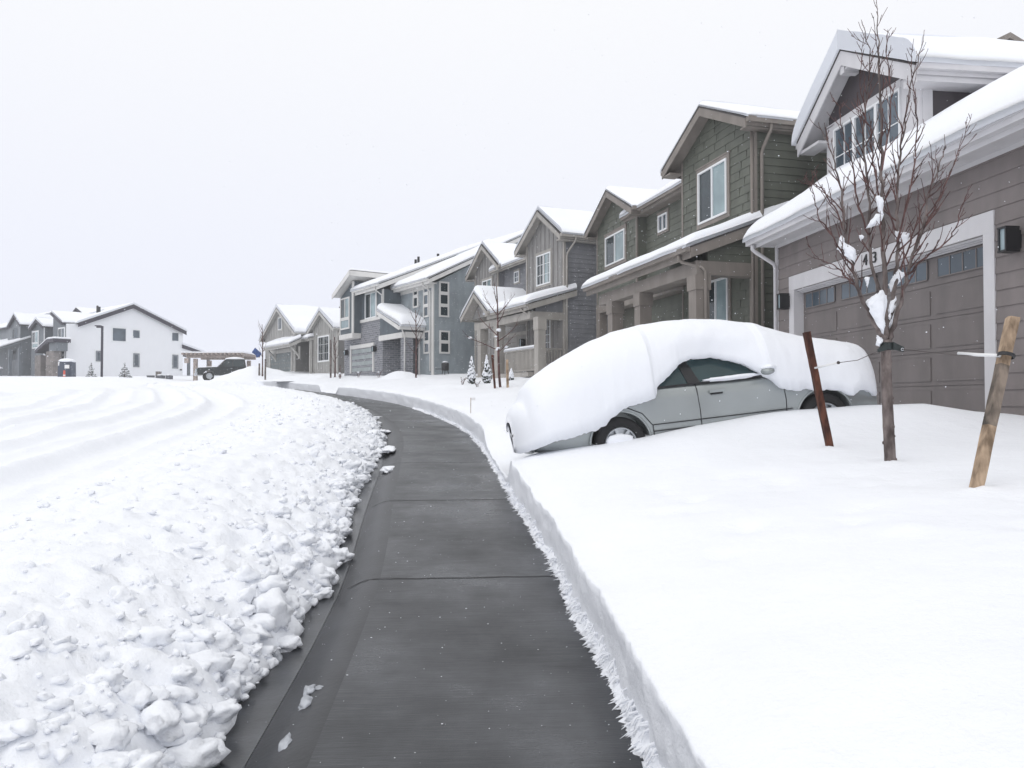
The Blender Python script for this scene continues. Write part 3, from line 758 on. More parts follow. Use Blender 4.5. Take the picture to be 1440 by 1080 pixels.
    m = MB(); m.box(xp+.22, xp+.52, .02, ye-.5, zp-.62, zp-.30); m.box(xp+.521, -.035, .02, .3, zp-.62, zp-.30); h.b(m, 'porch_beam', T)
    h.box('porch_ceiling', T, xp+.53, -.01, .31, ye-.5, zp-.32, zp-.28)
    m = MB(); q = [(xp+.53, zp-.299), (-.03, zp-.299), (-.03, zp+sl*(-.03-xp)-.15), (xp+.53, zp+sl*.53-.15)]
    m.prism(q, lambda a, z: (a, .06, z), lambda a, z: (a, .14, z)); h.lap(m, h.S(.06), q, .19); h.b(m, 'porch_gable', 'olive')
    for px in (979, 900, 861):
        y = h.pt(px, 440, xp+.2)[0]; h.post(xp+.2, xp+.54, y, y+.36, 1.3, zp-.621, T)
    m = MB(); m.box(-.05, .0, .03, .17, .9, zp-.63); h.b(m, 'porch_pilaster', T)
    h.spout([(xp-.06, .35, zp-.1), (xp-.06, .35, zp-.24), (xp-.0, .33, zp-.3), (xp+.35, -.02, zp-.46), (xp+.42, -.03, zp-.56), (xp+.42, -.03, 1.6)], T)
    h.fwin(0, 992, 1026, 388, 462, trim=T, tw=.1)
    h.box('porch_floor', 'grey_trim', xp+.1, 0, 0, yg, 1.2, 1.9)
house_olive()

# ---- the grey house
def house_grey():
    h = House('grey_house', 'mid grey house with board and batten gables, a gabled porch and porch railings', 'house', 794, 31, -25, 2.55, 'houses along the right side of the street')
    T = 'grey_trim'
    yg = h.pt(741, 400)[0]
    e0 = h.pt(787, 327, -.4); ap = h.pt(755, 295.5, -.4); e1 = h.pt(723.5, 354, -.4); z = (e0[1]+e1[1])/2; e0 = (e0[0], z); e1 = (e1[0], z)
    h.gable(-.4, 10, e0, ap, e1, T, .27, .2, snow_edges='l', snow_setback=.05, sv=21)
    f = wallz(e0, ap, e1); P = pent(f, 0, yg, 1.5, ap[0])
    h.solid('wall', 'grey', [(0, 1.5), (yg, 1.5), (yg, f(yg)), (ap[0], f(ap[0])), (0, f(0))], 'x', 0, 10, [lambda m: h.lap(m, h.S(0), [(0, 1.5), (10, 1.5), (10, f(0)), (0, f(0))], .19)])
    m = MB(); h.batten(m, h.F(0), P, .38); h.b(m, 'gable_siding', 'grey_batten')
    m = MB(); m.box(-.045, .04, -.03, .09, 1.5, f(0)); h.b(m, 'corner_trim', T)
    m = MB(); m.box(-.045, .0, yg-.1, yg+.012, 1.5, f(yg)); h.b(m, 'corner_trim', T)
    m = MB(); m.box(-.38, 0, e0[0]+.02, 0, z-.26, z-.21); h.b(m, 'eave_soffit', T)
    m = MB(); m.box(-.38, 0, yg, e1[0]-.02, z-.26, z-.21); h.b(m, 'eave_soffit', T)
    m = MB(); m.box(0, 9.8, e0[0]+.02, -.03, z-.26, z-.21); h.b(m, 'eave_soffit', T)
    h.fwin(0, 756, 775.5, 353.5, 397.5, trim=T, tw=.09, grid=(4, 3))
    h.spout([(.3, e0[0]-.06, z-.1), (.3, e0[0]-.06, z-.25), (.1, -.1, z-.7), (.06, -.09, z-.85), (.06, -.09, 2.2)], T)
    xm = .9; ym = h.pt(704, 390, xm)[0]; yq, zq = h.pt(722, 369, xm-.4)
    h.shed(xm-.4, zq, 5.4, zq+2.2, yg-.1, ym+.3, T, .2, .3, edges='l', sv=22)
    m = MB(); m.box(xm, 8, yg-.3, ym+.1, 1.5, zq); h.lap(m, h.F(xm), [(yg-.3, 1.5), (ym+.1, 1.5), (ym+.1, zq-.1), (yg-.3, zq-.1)], .2); h.b(m, 'recess_wall', 'grey')
    h.fwin(xm, 724.5, 731, 380.5, 396.5, trim=T, tw=.06, split=False, grid=(2, 2), panes=('glass_mid',))
    x = .6; ya = h.pt(701, 390, x)[0]; yb = h.pt(668.5, 420, x)[0]
    e0 = h.pt(699.5, 373, x-.4); ap = h.pt(676.7, 343.4, x-.4); e1 = h.pt(654.5, 388.5, x-.4); z2 = (e0[1]+e1[1])/2; e0 = (e0[0], z2); e1 = (e1[0], z2)
    h.gable(x-.4, 9, e0, ap, e1, T, .27, .2, snow_edges='l', snow_setback=.05, sv=23)
    f = wallz(e0, ap, e1); P = pent(f, ya, yb, 1.5, ap[0])
    h.solid('gable_wall', 'grey', P, 'x', x, 8.5, [])
    m = MB(); h.batten(m, h.F(x), P, .38); h.b(m, 'gable_siding', 'grey_batten')
    m = MB(); m.box(x-.04, x+.03, ya-.012, ya+.09, 1.5, f(ya)); h.b(m, 'corner_trim', T)
    m = MB(); m.box(x-.04, x+.03, yb-.09, yb+.012, 1.5, f(yb)); h.b(m, 'corner_trim', T)
    m = MB(); m.box(x-.38, x, e0[0]+.02, ya, z2-.26, z2-.21); h.b(m, 'eave_soffit', T)
    m = MB(); m.box(x-.38, x, yb, e1[0]-.02, z2-.26, z2-.21); h.b(m, 'eave_soffit', T)
    h.fwin(x, 679.5, 692.5, 391.5, 417, trim=T, tw=.08)
    # porch: shed roof, then a small gable at its far end
    xp, zp = h.sd(741, 427, 0); xp = max(min(xp, -1.4), -2.4)
    x2, zz = h.sd(797, 411, 0); sl = (zz-zp)/max(.8, (x2-xp)); sl = max(.3, min(.55, sl))
    ge0 = h.pt(684.5, 437, xp-.25); gap = h.pt(666, 411, xp-.25); ge1 = h.pt(647.5, 446, xp-.25); gz = (ge0[1]+ge1[1])/2; ge0 = (ge0[0], gz); ge1 = (ge1[0], gz)
    h.shed(xp, zp, .5, zp+sl*(.5-xp), -.15, ge0[0]+.6, T, .26, .34, edges='ln', name='porch_roof', sv=24)
    h.gable(xp-.25, .55, ge0, gap, ge1, T, .25, .32, gutter=True, kind='porch_gable', sv=25)
    g = wallz(ge0, gap, ge1, .14)
    m = MB(); P = [(ge0[0]+.35, gz-.12), (ge1[0]-.35, gz-.12), (gap[0], g(gap[0]))]; m.prism(P, lambda a, z: (xp+.2, a, z), lambda a, z: (xp+.3, a, z)); h.b(m, 'porch_pediment', 'grey_batten')
    m = MB(); m.box(xp+.15, xp+.42, .02, ge1[0]-.75, zp-.58, zp-.28); m.box(xp+.421, -.05, .02, .28, zp-.58, zp-.28); h.b(m, 'porch_beam', T)
    h.box('porch_ceiling', T, xp+.43, .5, .29, ge1[0]-.5, zp-.30, zp-.265)
    m = MB(); q = [(xp+.42, zp-.279), (-.05, zp-.279), (-.05, zp+sl*(-.05-xp)-.14), (xp+.42, zp+sl*.42-.14)]
    m.prism(q, lambda a, z: (a, .06, z), lambda a, z: (a, .14, z)); h.b(m, 'porch_side', 'grey')
    for px in (757, 700, 676):
        y = h.pt(px, 480, xp+.13)[0]; h.post(xp+.13, xp+.45, y, y+.36, 2.0, zp-.581, T, .5)
    zf = 2.72
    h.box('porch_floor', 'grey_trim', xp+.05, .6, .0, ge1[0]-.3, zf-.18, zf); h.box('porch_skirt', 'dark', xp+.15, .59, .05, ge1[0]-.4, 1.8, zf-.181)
    y0 = h.pt(757, 480, xp+.13)[0]
    m = MB(); m.box(xp+.46, -.05, .1, .17, zf+.92, zf+.98); m.box(xp+.46, -.05, .11, .16, zf+.08, zf+.13)
    n = int((-.05-xp-.46)/.13)
    for i in range(n): a = xp+.5+i*.13; m.box(a, a+.05, .115, .155, zf+.131, zf+.919)
    h.b(m, 'side_railing', T)
    yz = h.pt(708, 480, xp+.2)[0]
    m = MB(); m.box(xp+.22, xp+.32, y0+.38, yz, zf+.90, zf+.98); m.box(xp+.24, xp+.29, y0+.38, yz, zf+.06, zf+.12)
    n = int((yz-y0-.38)/.12)
    for i in range(n): a = y0+.4+i*.12; m.box(xp+.245, xp+.285, a, a+.06, zf+.121, zf+.899)
    h.b(m, 'front_railing', T)
    m = MB(); h.snow(m, [(xp+.20, y0+.40, zf+.98), (xp+.20, yz, zf+.98), (xp+.34, yz, zf+.98), (xp+.34, y0+.40, zf+.98)], .10, 'lfhn', .08, 0); h.b(m, 'railing_snow', 'snow_roof', smooth=True)
    h.fwin(0, 757, 775.5, 448, 492, trim=T, tw=.09, grid=(4, 4), panes=('glass', 'glass'))
    h.garage(x+.05, h.pt(742, 470, x)[0], h.pt(742, 470, x)[0]+3.2, 2.6, zp-.75, 'grey_door', T, tw=.1, rec=.06, rows=4, cols=3)
    h.box('entry_wall', 'grey_batten', x+.1, x+.3, yg, ya, 1.5, zp-.2)
    for px in (746, 681): y, z = h.pt(px if px < 700 else 738, 482, x); h.lantern(x, y, z, .35, .2)
    h.spout([(xp-.06, .4, zp-.08), (xp-.06, .4, zp-.2), (xp+.3, .2, zp-.5), (xp+.38, -.0, zp-.6), (xp+.38, -.02, zf)], T)
house_grey()

# ---- the blue-grey house with brick garage front
def house_blue():
    h = House('blue_house', 'blue grey house with stacked square windows and a grey brick garage front', 'house', 609, 42, -34, 3.3, 'houses along the right side of the street')
    T = 'blue_trim'
    y1 = h.pt(564, 450)[0]; ze = h.pt(611, 389, -.5)[1]
    x9, z9 = h.sd(667, 352, -.4); sl = max(.28, min(.5, (z9-ze)/(x9+.5)))
    zt = ze-.2; xr = 6.0; zr = ze+sl*(xr+.5)
    h.shed(-.5, ze, xr, zr, -.45, y1+.15, T, .27, .3, edges='ln', over=.1, sv=31)
    h.shed(xr+6.5, ze, xr, zr, -.45, y1+10, T, .27, .3, gutter=False, edges='ln', sv=32)
    side = [(0, 2), (12, 2), (12, zt), (xr, zr-.25), (0, zt)]
    h.solid('wall', 'blue', side, 'y', 0, y1, [lambda m: h.lap(m, h.S(0), side, .15, .014), lambda m: h.lap(m, h.F(0), [(0, 2), (y1, 2), (y1, zt), (0, zt)], .15, .014)])
    m = MB(); m.box(-.03, .05, -.03, .16, 2, zt); h.b(m, 'corner_trim', T)
    m = MB(); m.box(-.035, -.0, .0, y1, zt-.2, zt); h.b(m, 'corner_trim', T)
    h.box('soffit', T, -.49, .02, -.4, y1, zt-.03, zt+.001)
    h.spout([(-.56, .25, ze-.1), (-.56, .25, ze-.25), (-.1, .2, ze-.6), (-.08, .2, 3.2)], T)
    W = dict(split=False, panes=('glass_mid',), frame=T, fw=.09)
    def strip(side_, pl, pr, spans, pan):
        for t, b in spans:
            k = dict(W); k['panes'] = (pan,)
            (h.swin if side_ else h.fwin)(0, pl, pr, t, b, **k)
    strip(1, 617, 631, [(395.5, 412), (412, 429), (429, 445.5)], 'glass'); strip(1, 617.5, 632, [(464.5, 480.5), (480.5, 497)], 'glass')
    strip(0, 596.5, 604, [(395.5, 412), (412, 429), (429, 445.5)], 'glass_mid'); strip(0, 597, 605, [(464.5, 480.5), (480.5, 497)], 'glass_mid')
    strip(0, 582, 589, [(400.5, 416), (416, 432)], 'glass')
    # forward block with brick base
    x4 = max(-5, h.sd(538.5, 480, y1)[0]); y2 = h.pt(485, 480, x4)[0]; zbk = h.pt(538, 447, x4)[1]
    e = h.pt(537, 397.5, x4-.45)[1]; y9 = h.pt(499, 410, x4-.45)[0]
    h.shed(x4-.45, e, xr, zr+.12, y1-.5, y9+.3, T, .3, .3, edges='ln', over=.1, sv=33)
    zz = e-.22
    m = MB(); m.box(x4, 6, y1, y2, zbk-.05, zz); h.b(m, 'panel_wall', 'navy')
    m = MB()
    m.box(x4-.02, 5.9, y1-.02, y2+.02, 2, zbk-.06); bw = h.b(m, 'brick_wall', 'brick')
    uv = bw.data.uv_layers.new(name='UVMap')
    for lp in bw.data.loops:
        c = bw.data.vertices[lp.vertex_index].co; uv.data[lp.index].uv = (c.x + c.y, c.z)
    h.box('brick_band', T, x4-.1, x4+.0, y1-.05, y2+.05, zbk-.06, zbk+.12)
    m = MB(); m.box(x4-.03, x4+.05, y1-.03, y1+.12, zbk+.121, zz); h.b(m, 'corner_trim', T)
    h.spout([(x4-.5, y1+.05, e-.1), (x4-.5, y1+.05, e-.28), (x4-.1, y1-.05, e-.6), (x4-.08, y1-.06, zbk+.3)], T)
    h.fwin(x4, 514.5, 530, 409.5, 446, trim=T, tw=.05, fw=.07)
    h.garage(x4-.0, h.pt(525.5, 500, x4)[0], h.pt(495, 500, x4)[0], 3.3, h.pt(525.5, 487, x4)[1], 'blue_door', T, tw=.14, rec=.06, rows=4, cols=1)
    for px, py in ((527, 490.5), (487.5, 496)): y, z = h.pt(px, py, x4-.1); h.lantern(x4-.02, y, z, .34, .24)
    # projecting bay
    x5 = x4-.55; ya = h.pt(496.5, 440, x5)[0]; yb = h.pt(478.5, 440, x5)[0]; zb = h.pt(497, 470, x5)[1]
    hi = h.pt(491, 380, x5-.5); lo = h.pt(467, 414, x5-.5); k = (hi[1]-lo[1])/(hi[0]-lo[0])
    def rz(y, d=0): return hi[1]+k*(y-hi[0])-d
    P = [(ya, zb), (yb, zb), (yb, rz(yb, .3)), (ya, rz(ya, .3))]
    h.solid('bay_wall', 'navy', P, 'x', x5, 4)
    m = MB(); m.box(x5-.03, x5+.06, ya-.03, ya+.16, zb, rz(ya, .31)); m.box(x5-.06, x5+.5, ya-.04, yb+.04, zb-.22, zb+.08); m.box(x5-.02, x5+.05, yb-.06, yb+.02, zb, rz(yb, .31)); h.b(m, 'bay_trim', T)
    m = MB(); q = [(hi[0]-.05, rz(hi[0]-.05)), (lo[0], lo[1]), (lo[0], lo[1]-.1), (hi[0]-.05, rz(hi[0]-.05, .1))]
    m.prism(q, lambda a, z: (x5-.5, a, z), lambda a, z: (5, a, z)); rf = h.b(m, 'bay_roof', 'shingle')
    m = MB(); q = [(hi[0]-.07, rz(hi[0]-.07, .015)), (lo[0], lo[1]-.015), (lo[0], lo[1]-.32), (hi[0]-.07, rz(hi[0]-.07, .34))]
    m.prism(q, lambda a, z: (x5-.53, a, z), lambda a, z: (x5-.49, a, z)); m.box(x5-.48, 4.9, hi[0]-.09, hi[0]-.051, rz(hi[0])-.32, rz(hi[0])-.02)
    q = [(hi[0]-.04, rz(hi[0]-.04, .102)), (lo[0], lo[1]-.102), (lo[0], lo[1]-.2), (hi[0]-.04, rz(hi[0]-.04, .2))]
    m.prism(q, lambda a, z: (x5-.488, a, z), lambda a, z: (4.8, a, z)); h.b(m, 'fascia', T, rf)
    m = MB(); h.snow(m, [(5, hi[0], hi[1]), (x5-.45, hi[0], hi[1]), (x5-.45, lo[0], lo[1]), (5, lo[0], lo[1])], .2, 'fl', .15, .02, seed=34); h.b(m, 'roof_snow', 'snow_roof', rf, True)
    a0, z1 = h.pt(492.5, 417, x5); a1 = h.pt(479.8, 420, x5)[0]; zs = h.pt(492.5, 447, x5)[1]; z0 = h.pt(492.5, 462, x5)[1]
    h.window(h.F(x5), a0, a1, zs, z1, fw=.09, frame=T); h.window(h.F(x5), a0, a1, z0, zs-.005, split=False, panes=('blind',), fw=.09, frame=T)
    # entry roof sloping down from the brick block
    xf = x4-.4; hi = h.pt(530.5, 437, xf); lo = h.pt(561.5, 458, xf); k = (hi[1]-lo[1])/(hi[0]-lo[0])
    m = MB(); q = [lo, hi, (hi[0], hi[1]-.1), (lo[0], lo[1]-.1)]; m.prism(q, lambda a, z: (xf, a, z), lambda a, z: (-.02, a, z)); rf = h.b(m, 'entry_roof', 'shingle')
    m = MB(); q = [(lo[0], lo[1]-.02), (hi[0], hi[1]-.02), (hi[0], hi[1]-.24), (lo[0], lo[1]-.24)]
    m.prism(q, lambda a, z: (xf-.04, a, z), lambda a, z: (xf-.001, a, z)); m.box(xf-.04, -.03, lo[0]-.12, lo[0]-.001, lo[1]-.2, lo[1]-.02)
    m.box(x4-.14, x4-.03, lo[0]+.15, y1+.3, lo[1]-.62, lo[1]-.32); m.box(x4-.02, -.05, lo[0]+.05, lo[0]+.3, lo[1]-.62, lo[1]-.3); h.b(m, 'fascia', T, rf)
    m = MB(); q = [(lo[0]+.3, lo[1]-.31), (y1+.2, lo[1]-.31), (y1+.2, lo[1]+k*(y1+.2-lo[0])-.26), (lo[0]+.3, lo[1]-.1)]
    m.prism(q, lambda a, z: (x4-.1, a, z), lambda a, z: (x4-.04, a, z)); h.b(m, 'entry_gable', 'navy')
    m = MB(); h.snow(m, [(-.02, lo[0]-.1, lo[1]), (xf-.03, lo[0]-.1, lo[1]), (xf-.03, hi[0], hi[1]), (-.02, hi[0], hi[1])], .5, 'lf', .4, .12, seed=35); h.b(m, 'roof_snow', 'snow_roof', rf, True)
    m = MB(); yp = lo[0]+.1; m.box(x4+.0, x4+.5, yp, yp+.55, 2.4, lo[1]-.62); bp = h.b(m, 'entry_pillar', 'brick')
    uv = bp.data.uv_layers.new(name='UVMap')
    for lp in bp.data.loops:
        c = bp.data.vertices[lp.vertex_index].co; uv.data[lp.index].uv = (c.x + c.y, c.z)
    h.spout([(xf+.1, lo[0]-.06, lo[1]-.1), (x4-.05, yp-.05, lo[1]-.6), (x4-.06, yp-.06, 3.0)], T)
    yd = h.pt(584, 490, 0)[0]
    m = MB(); m.box(-.04, .0, yd-.62, yd+.62, 2.6, 5.5); h.b(m, 'door_frame', T)
    h.box('front_door', 'black', -.06, -.041, yd-.45, yd+.45, 2.7, 5.35)
    # vents on the roof
    for px, py, x in ((584.5, 366, 4), (588.5, 362, 4.6), (616, 358, 4.8)):
        y, z = h.pt(px, py, x); m = MB(); m.tube([(x, y, z-.9), (x, y, z+.05)], .09, 8); h.b(m, 'roof_vent', 'black')
house_blue()

# ---- the low beige house at the bend
def house_beige():
    h = House('beige_house', 'low beige board and batten house with two steep snowy gables beyond the bend', 'house', 474, 57, -36, 3.8, 'houses along the right side of the street')
    T = 'beige_trim'
    ya = h.pt(441.5, 490)[0]
    e0 = h.pt(468.3, 460.3, -.35); ap = h.pt(448.6, 437, -.35); e1 = h.pt(430.4, 467.6, -.35); z = (e0[1]+e1[1])/2; e0 = (e0[0], z); e1 = (e1[0], z)
    h.gable(-.35, 10, e0, ap, e1, T, .3, .32, snow_edges='l', sv=41)
    f = wallz(e0, ap, e1); w0 = 0; P = pent(f, w0, ya, 2.8, ap[0])
    h.solid('wall', 'beige_dark', P, 'x', 0, 10)
    m = MB(); h.batten(m, h.F(0), P, .42, .07); h.b(m, 'gable_siding', 'beige')
    m = MB(); m.box(-.04, .05, -.03, .12, 2.8, f(0)); h.b(m, 'corner_trim', T)
    m = MB(); m.box(-.04, .0, ya-.12, ya+.01, 2.8, f(ya)); h.b(m, 'corner_trim', T)
    m = MB(); m.box(-.33, 0, e0[0]+.02, 0, z-.28, z-.22); h.b(m, 'eave_soffit', T)
    m = MB(); m.box(-.33, 0, ya, e1[0]-.02, z-.28, z-.22); h.b(m, 'eave_soffit', T)
    h.fwin(0, 448, 463.8, 470.8, 507.8, split=False, grid=(2, 3), panes=('glass',), trim=T, tw=.06, fw=.1)
    h.spout([(.2, e0[0]-.05, z-.1), (.0, -.1, z-.7), (.0, -.1, 3.2)], T, .06)
    x = -.9; g0 = h.pt(415, 490, x)[0]; g1 = h.pt(373, 500, x)[0]
    e0 = h.pt(413.8, 467.3, x-.35); ap = h.pt(388.5, 432.4, x-.35); e1 = h.pt(365, 476.4, x-.35); z2 = (e0[1]+e1[1])/2; e0 = (e0[0], z2); e1 = (e1[0], z2)
    h.gable(x-.35, 12, e0, ap, e1, T, .3, .32, snow_edges='l', sv=42)
    f = wallz(e0, ap, e1); P = pent(f, g0, g1, 2.8, ap[0])
    h.solid('garage_wall', 'beige_dark', P, 'x', x, 11)
    m = MB(); h.batten(m, h.F(x), P, .42, .07); h.b(m, 'gable_siding', 'beige')
    m = MB(); m.box(x-.04, x+.05, g0-.03, g0+.14, 2.8, f(g0)); h.b(m, 'corner_trim', T)
    m = MB(); m.box(x-.33, x, e0[0]+.02, g0, z2-.28, z2-.22); h.b(m, 'eave_soffit', T)
    m = MB(); m.box(x-.33, x, g1, e1[0]-.02, z2-.28, z2-.22); h.b(m, 'eave_soffit', T)
    h.fwin(x, 392, 397, 446, 463, split=False, panes=('glass_mid',), trim=T, tw=.1)
    d0 = h.pt(411, 510, x)[0]; d1 = h.pt(381, 510, x)[0]; zt = h.pt(411, 494, x)[1]
    h.garage(x-.01, d0, d1, 3.8, zt, 'beige_door', T, tw=.18, rec=.08, rows=4, cols=1)
    c0, cz = h.pt(408, 482.5, x-.9); c1 = h.pt(371, 488.5, x-.9)[0]
    h.shed(x-.9, cz, x-.01, cz+.45, c0, c1, T, .3, .32, gutter=True, edges='lnf', name='garage_canopy', r=.2, sv=43)
    m = MB()
    for y in (c0+.3, c1-.5): m.tube([(x-.7, y, cz-.28), (x-.05, y, cz-1.0)], .09, 6); m.box(x-.1, x-.002, y-.1, y+.1, cz-1.2, cz-.2)
    h.b(m, 'canopy_bracket', T)
    # recessed entry
    m = MB(); m.box(1.4, 6, ya, g0, 2.8, z2-.2); h.batten(m, h.F(1.4), [(ya, 2.8), (g0, 2.8), (g0, z2-.25), (ya, z2-.25)], .5); h.b(m, 'entry_wall', 'beige_dark')
    h.shed(.2, z2-.1, 3, z2+1.1, ya-.2, g0+.2, T, .25, .34, edges='l', sv=44)
    yy, zz = h.pt(434, 474, -.3)
    h.shed(-.5, zz-.1, 1.2, zz+.3, ya-.05, ya+2.2, T, .25, .3, edges='lnf', name='entry_canopy', sv=45)
    h.post(-.3, -.1, ya+.05, ya+.25, 2.8, zz-.3, T, 0)
    m = MB(); m.box(4.2, 4.9, ap[0]-.6, ap[0]-.3, ap[1]+.1, ap[1]+.42); h.b(m, 'ridge_vent', 'shingle')
house_beige()

# ---- the white end house and the slate row across the street
def house_white():
    h = House('white_house', 'white gable end house with dark rake boards and small dark windows', 'house', 93, 78, -140, 4.0, 'houses across the street')
    T = 'black_trim'; zb = 2.6
    yR = h.pt(257, 500)[0]
    eR = h.pt(262.5, 466, -.4); ap = h.pt(188, 428, -.4); eL = h.pt(110, 454, -.4)
    eL2 = eL; zf = h.pt(100, 455.5, 0)[1]
    f = wallz(eR, ap, eL2, .16)
    yk = eL[0]-.3; P = [(yR, zb), (0, zb), (0, min(zf, f(yk))), (yk, f(yk)), (ap[0], f(ap[0])), (yR, f(yR))]
    h.solid('wall', 'white', [(yR, zb), (-1.6, zb), (-1.6, f(yk)-.1), (yk-1.3, f(yk-1.3)), (ap[0], f(ap[0])), (yR, f(yR))], 'x', 3.301, 9)
    h.solid('wall', 'white', P, 'x', 0, 3.3, [lambda m: h.lap(m, h.F(0), P, .16, .014)])
    h.gable(-.4, 9.5, eR, ap, eL2, T, .42, .22, gutter=False, snow_edges='l', sv=51)
    K = dict(split=False, trim='vinyl', tw=.12, fw=.16, frame='glass_mid', panes=('glass_mid',))
    for a in ((158.5, 176.5, 462.5, 480), (187, 196, 465, 475.5), (242, 250.5, 468.5, 479.5)): h.fwin(0, *a, **K)
    for a in ((187, 196, 497, 516.5), (242, 250.5, 499, 518.5), (134.5, 142.5, 493.5, 508.5)): h.fwin(0, *a, **{**K, 'grid': (1, 2), 'frame': 'slate_lt'})
    # covered patio on the far side
    a0 = h.pt(257, 484.5, -.2); a1 = h.pt(293, 497.5, -.2)
    m = MB(); q = [a0, a1, (a1[0], a1[1]-.25), (a0[0], a0[1]-.4)]; m.prism(q, lambda a, z: (-.2, a, z), lambda a, z: (5, a, z)); rf = h.b(m, 'patio_roof', T)
    m = MB(); h.snow(m, [(5, a1[0], a1[1]), (-.2, a1[0], a1[1]), (-.2, a0[0], a0[1]), (5, a0[0], a0[1])], .2, 'l', seed=52); h.b(m, 'roof_snow', 'snow_roof', rf, True)
    yT = h.pt(272, 494, 0)[0]
    m = MB(); q = [(yR, a0[1]-.4), (yT, h.pt(272, 492, 0)[1]), (yT, h.pt(272, 495, 0)[1]), (yR, h.pt(257, 496, 0)[1])]; m.prism(q, lambda a, z: (0, a, z), lambda a, z: (.3, a, z)); h.b(m, 'patio_gable', 'white')
    for px in (265.5, 293):
        y = h.pt(px, 510, .4)[0]; m = MB(); m.box(.3, .55, y-.14, y+.14, zb, a1[1]+.1); h.b(m, 'patio_post', 'slate')
    for px, py in ((137, 432.5), (140, 434)):
        y, z = h.pt(px, py, 2); m = MB(); m.tube([(2, y, z-.8), (2, y, z+.2)], .11, 8); h.b(m, 'roof_vent', 'black')
    h.box('wall_light', 'black', -.12, -.02, h.pt(254, 520)[0]-.1, h.pt(254, 520)[0]+.1, h.pt(254, 521)[1], h.pt(254, 519)[1])
house_white()

